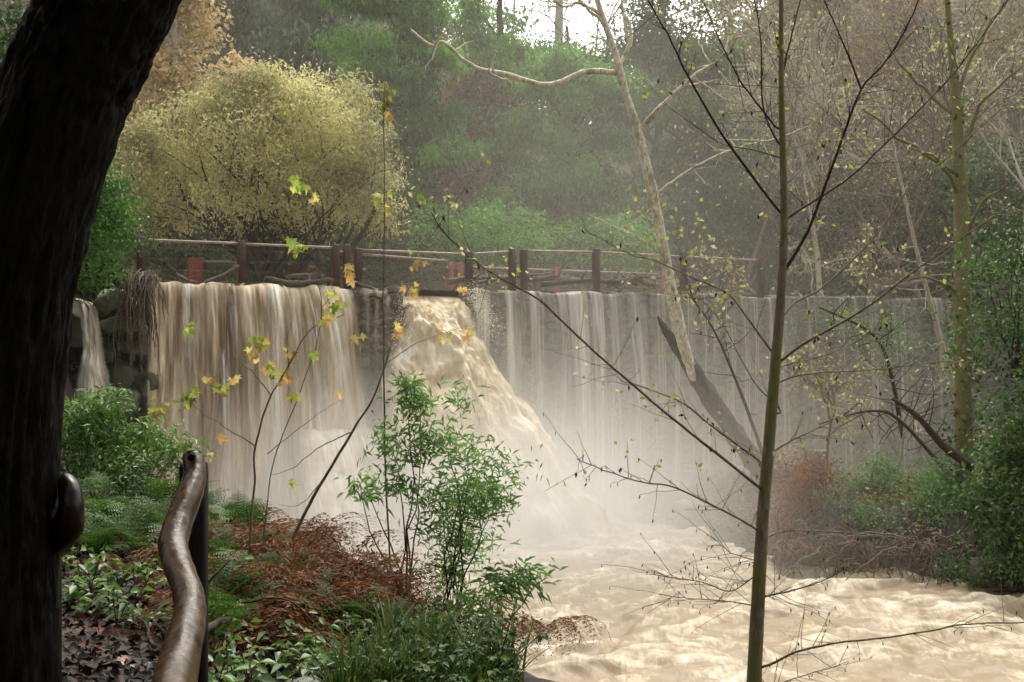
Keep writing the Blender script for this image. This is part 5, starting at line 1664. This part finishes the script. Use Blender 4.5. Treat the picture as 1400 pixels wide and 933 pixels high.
shrub('shrub', 'tall leafy green shrub rising behind the ferns beside the black trunk', 10.2, [(115, 590, 35, 40), (160, 610, 40, 45), (205, 600, 35, 35), (140, 560, 30, 25), (240, 625, 30, 30), (95, 640, 40, 50), (180, 660, 60, 40)], 3800, .075, .026, M['groundplant'], 1510, per=12, sig=.07, base=gpos(165, 10.2), shell=.25, stems=8)
shrub('shrub', 'dark narrow-leaved sprig at the foot of the side cascade', 10.8, [(120, 560, 25, 20), (160, 545, 20, 16), (100, 585, 30, 25)], 700, .11, .025, M['willowleaf'], 1511, per=10, sig=.06, base=gpos(130, 10.8), shell=.2, stems=5)
# withered fern leaning over the water at the bottom
o = df[0].copy(); COL.objects.link(o); o['label'] = 'reddish dead fern frond leaning out over the water'; o['group'] = 'withered ferns at the water'
o.location = Vector([float(x) for x in gpos(735, 6.0)]) + Vector((0, 0, .22)); o.scale = (.7, .7, .8)

rock('rock', 'grey split slab of rock lying among the seedlings', gpos(425, 5.2) + np.array([0, 0, .03]), (.20, .16, .085), M['rockpale'], 901, n=3, rz=-.7)
rock('rock', 'small tan stone beside the handrail post', gpos(286, 4.9) + np.array([0, 0, .03]), (.06, .05, .045), M['rockpale'], 902)
rock('rock', 'small dark stone on the leaf litter left of the handrail', gpos(200, 5.0) + np.array([0, 0, .02]), (.06, .06, .04), M['rock'], 903)
log('weathered grey stick behind the handrail', [gpos(310, 5.6) + np.array([0, 0, .22]), gpos(270, 5.3) + np.array([0, 0, .15]), gpos(225, 5.2) + np.array([0, 0, .05])], .022, .012, 'drift', 'stick', 31, 'stick', 2)
log('thin dark stick lying across the leaf litter', [gpos(180, 5.4) + np.array([0, 0, .03]), gpos(215, 5.3) + np.array([0, 0, .05]), gpos(240, 5.6) + np.array([0, 0, .04])], .012, .007, 'dark_wet', 'stick', 32, 'stick', 2)
log('thin reddish cane arching over the withered ferns', [gpos(330, 5.6) + np.array([0, 0, .30]), gpos(400, 5.6) + np.array([0, 0, .34]), gpos(470, 5.5) + np.array([0, 0, .12])], .006, .003, 'twig', 'cane', 33, 'cane', 0)
mb = MB(); g = np.random.default_rng(3)
maple_shape(mb, gpos(160, 5.0) + np.array([0, 0, .05]), np.array([1., -.2, 0]), np.array([0, -.3, 1.]), .17, .9, g)
M['fallen'] = leaf_mat('fallen_maple_leaf', [(.10, .04, .022), (.20, .085, .045)], .15, .35, .4)
tag(mb.build('fallen_leaf', M['fallen']), 'large orange-brown fallen maple leaf on the litter', 'leaf')


# ------------------------------------------------------------------ mist
def mist():
    m, nt, out = newmat('mist')
    tc = N(nt, 'ShaderNodeTexCoord')
    def blob(c, r):
        mp = N(nt, 'ShaderNodeVectorMath', operation='SUBTRACT'); mp.inputs[1].default_value = c
        nt.links.new(tc.outputs['Object'], mp.inputs[0])
        dv = N(nt, 'ShaderNodeVectorMath', operation='DIVIDE'); dv.inputs[1].default_value = r
        nt.links.new(mp.outputs[0], dv.inputs[0])
        dt = N(nt, 'ShaderNodeVectorMath', operation='DOT_PRODUCT')
        nt.links.new(dv.outputs[0], dt.inputs[0]); nt.links.new(dv.outputs[0], dt.inputs[1])
        return mathn(nt, 'POWER', 2.718, mathn(nt, 'MULTIPLY', dt.outputs['Value'], -1.0))
    sx = N(nt, 'ShaderNodeSeparateXYZ'); nt.links.new(tc.outputs['Object'], sx.inputs[0])
    mr = N(nt, 'ShaderNodeMapRange', interpolation_type='SMOOTHSTEP')
    mr.inputs['From Min'].default_value = 14; mr.inputs['From Max'].default_value = 40
    mr.inputs['To Min'].default_value = 0.0; mr.inputs['To Max'].default_value = HAZE
    nt.links.new(sx.outputs[1], mr.inputs['Value'])
    d = mr.outputs[0]
    for c, r, a in MISTS:
        d = mathn(nt, 'ADD', d, mathn(nt, 'MULTIPLY', blob(c, r), a))
    v = N(nt, 'ShaderNodeVolumeScatter')
    v.inputs['Color'].default_value = (1.0, .955, .86, 1)
    v.inputs['Anisotropy'].default_value = 0.0
    nt.links.new(d, v.inputs['Density'])
    nt.links.new(v.outputs[0], out.inputs['Volume'])
    mb = MB()
    x0, x1, y0, y1, z0, z1 = -70, 80, -20, 110, -3, 42
    vv = np.array([(x, y, z) for x in (x0, x1) for y in (y0, y1) for z in (z0, z1)], float)
    mb.add(vv, np.array([[0, 1, 3, 2], [4, 6, 7, 5], [0, 4, 5, 1], [2, 3, 7, 6], [0, 2, 6, 4], [1, 5, 7, 3]]))
    o = mb.build('mist', m, smooth=False)
    tag(o, 'pale spray and haze drifting over the pool and the trees', kind='stuff')


HAZE = .0025
MISTS = [((-.2, 27.3, .5), (4.5, 5.2, 2.3), .34), ((2.8, 31.2, 2.6), (6.0, 2.6, 3.6), .038), ((3.0, 38.0, 10.5), (7.5, 6.0, 7.0), .012), ((9, 35.0, 1.5), (7, 2.6, 3.2), .035), ((-5.0, 27.4, 1.2), (2.2, 1.4, 1.8), .12), ((.6, 28.4, .9), (2.0, 1.6, 1.2), .12)]
mist()

# ------------------------------------------------------------------ light, sky, camera
W_ = bpy.data.worlds.new('World'); SC.world = W_
W_.use_nodes = True
nt = W_.node_tree; nt.nodes.clear()
wo = N(nt, 'ShaderNodeOutputWorld'); bg = N(nt, 'ShaderNodeBackground')
sky = N(nt, 'ShaderNodeTexSky'); sky.sky_type = 'NISHITA'; sky.sun_disc = False
EL, AZ = R(58), R(12)
sky.sun_elevation = EL; sky.sun_rotation = AZ
sky.dust_density = 4.0; sky.air_density = 1.0
hs = N(nt, 'ShaderNodeHueSaturation'); hs.inputs['Saturation'].default_value = .12; hs.inputs['Value'].default_value = 2.75
nt.links.new(sky.outputs[0], hs.inputs['Color'])
tint = mixc(nt, 1.0, hs.outputs[0], (1.0, .965, .88), 'MULTIPLY')
nt.links.new(tint, bg.inputs['Color']); bg.inputs['Strength'].default_value = .15
nt.links.new(bg.outputs[0], wo.inputs[0])

sun = bpy.data.lights.new('sun', 'SUN'); sun.energy = 1.8; sun.angle = R(25); sun.color = (1, .95, .86)
so = bpy.data.objects.new('sun', sun); COL.objects.link(so)
dv = Vector((math.sin(AZ) * math.cos(EL), math.cos(AZ) * math.cos(EL), math.sin(EL)))   # towards the sun
so.rotation_euler = dv.to_track_quat('Z', 'Y').to_euler()

cam = bpy.data.cameras.new('camera'); co = bpy.data.objects.new('camera', cam); COL.objects.link(co)
cam.sensor_fit = 'HORIZONTAL'; cam.sensor_width = 36.0; cam.lens = F / 1400 * 36.0
cam.clip_start = .05; cam.clip_end = 1000
co.location = (0, 0, CAMZ); co.rotation_euler = (R(90), 0, 0)
SC.camera = co

SC.view_settings.view_transform = 'Standard'
SC.view_settings.look = 'None'
SC.view_settings.exposure = 0
SC.render.engine = 'CYCLES'
cy = SC.cycles
cy.use_denoising = True
cy.use_adaptive_sampling = True
cy.adaptive_threshold = .02
cy.max_bounces = 6; cy.diffuse_bounces = 3; cy.glossy_bounces = 2; cy.transmission_bounces = 3; cy.volume_bounces = 1; cy.transparent_max_bounces = 12
cy.volume_step_rate = .7
cy.volume_max_steps = 128
cy.sample_clamp_indirect = 6
cy.caustics_reflective = False; cy.caustics_refractive = False
for o in bpy.data.objects:
    if 'placed' in o: del o['placed']
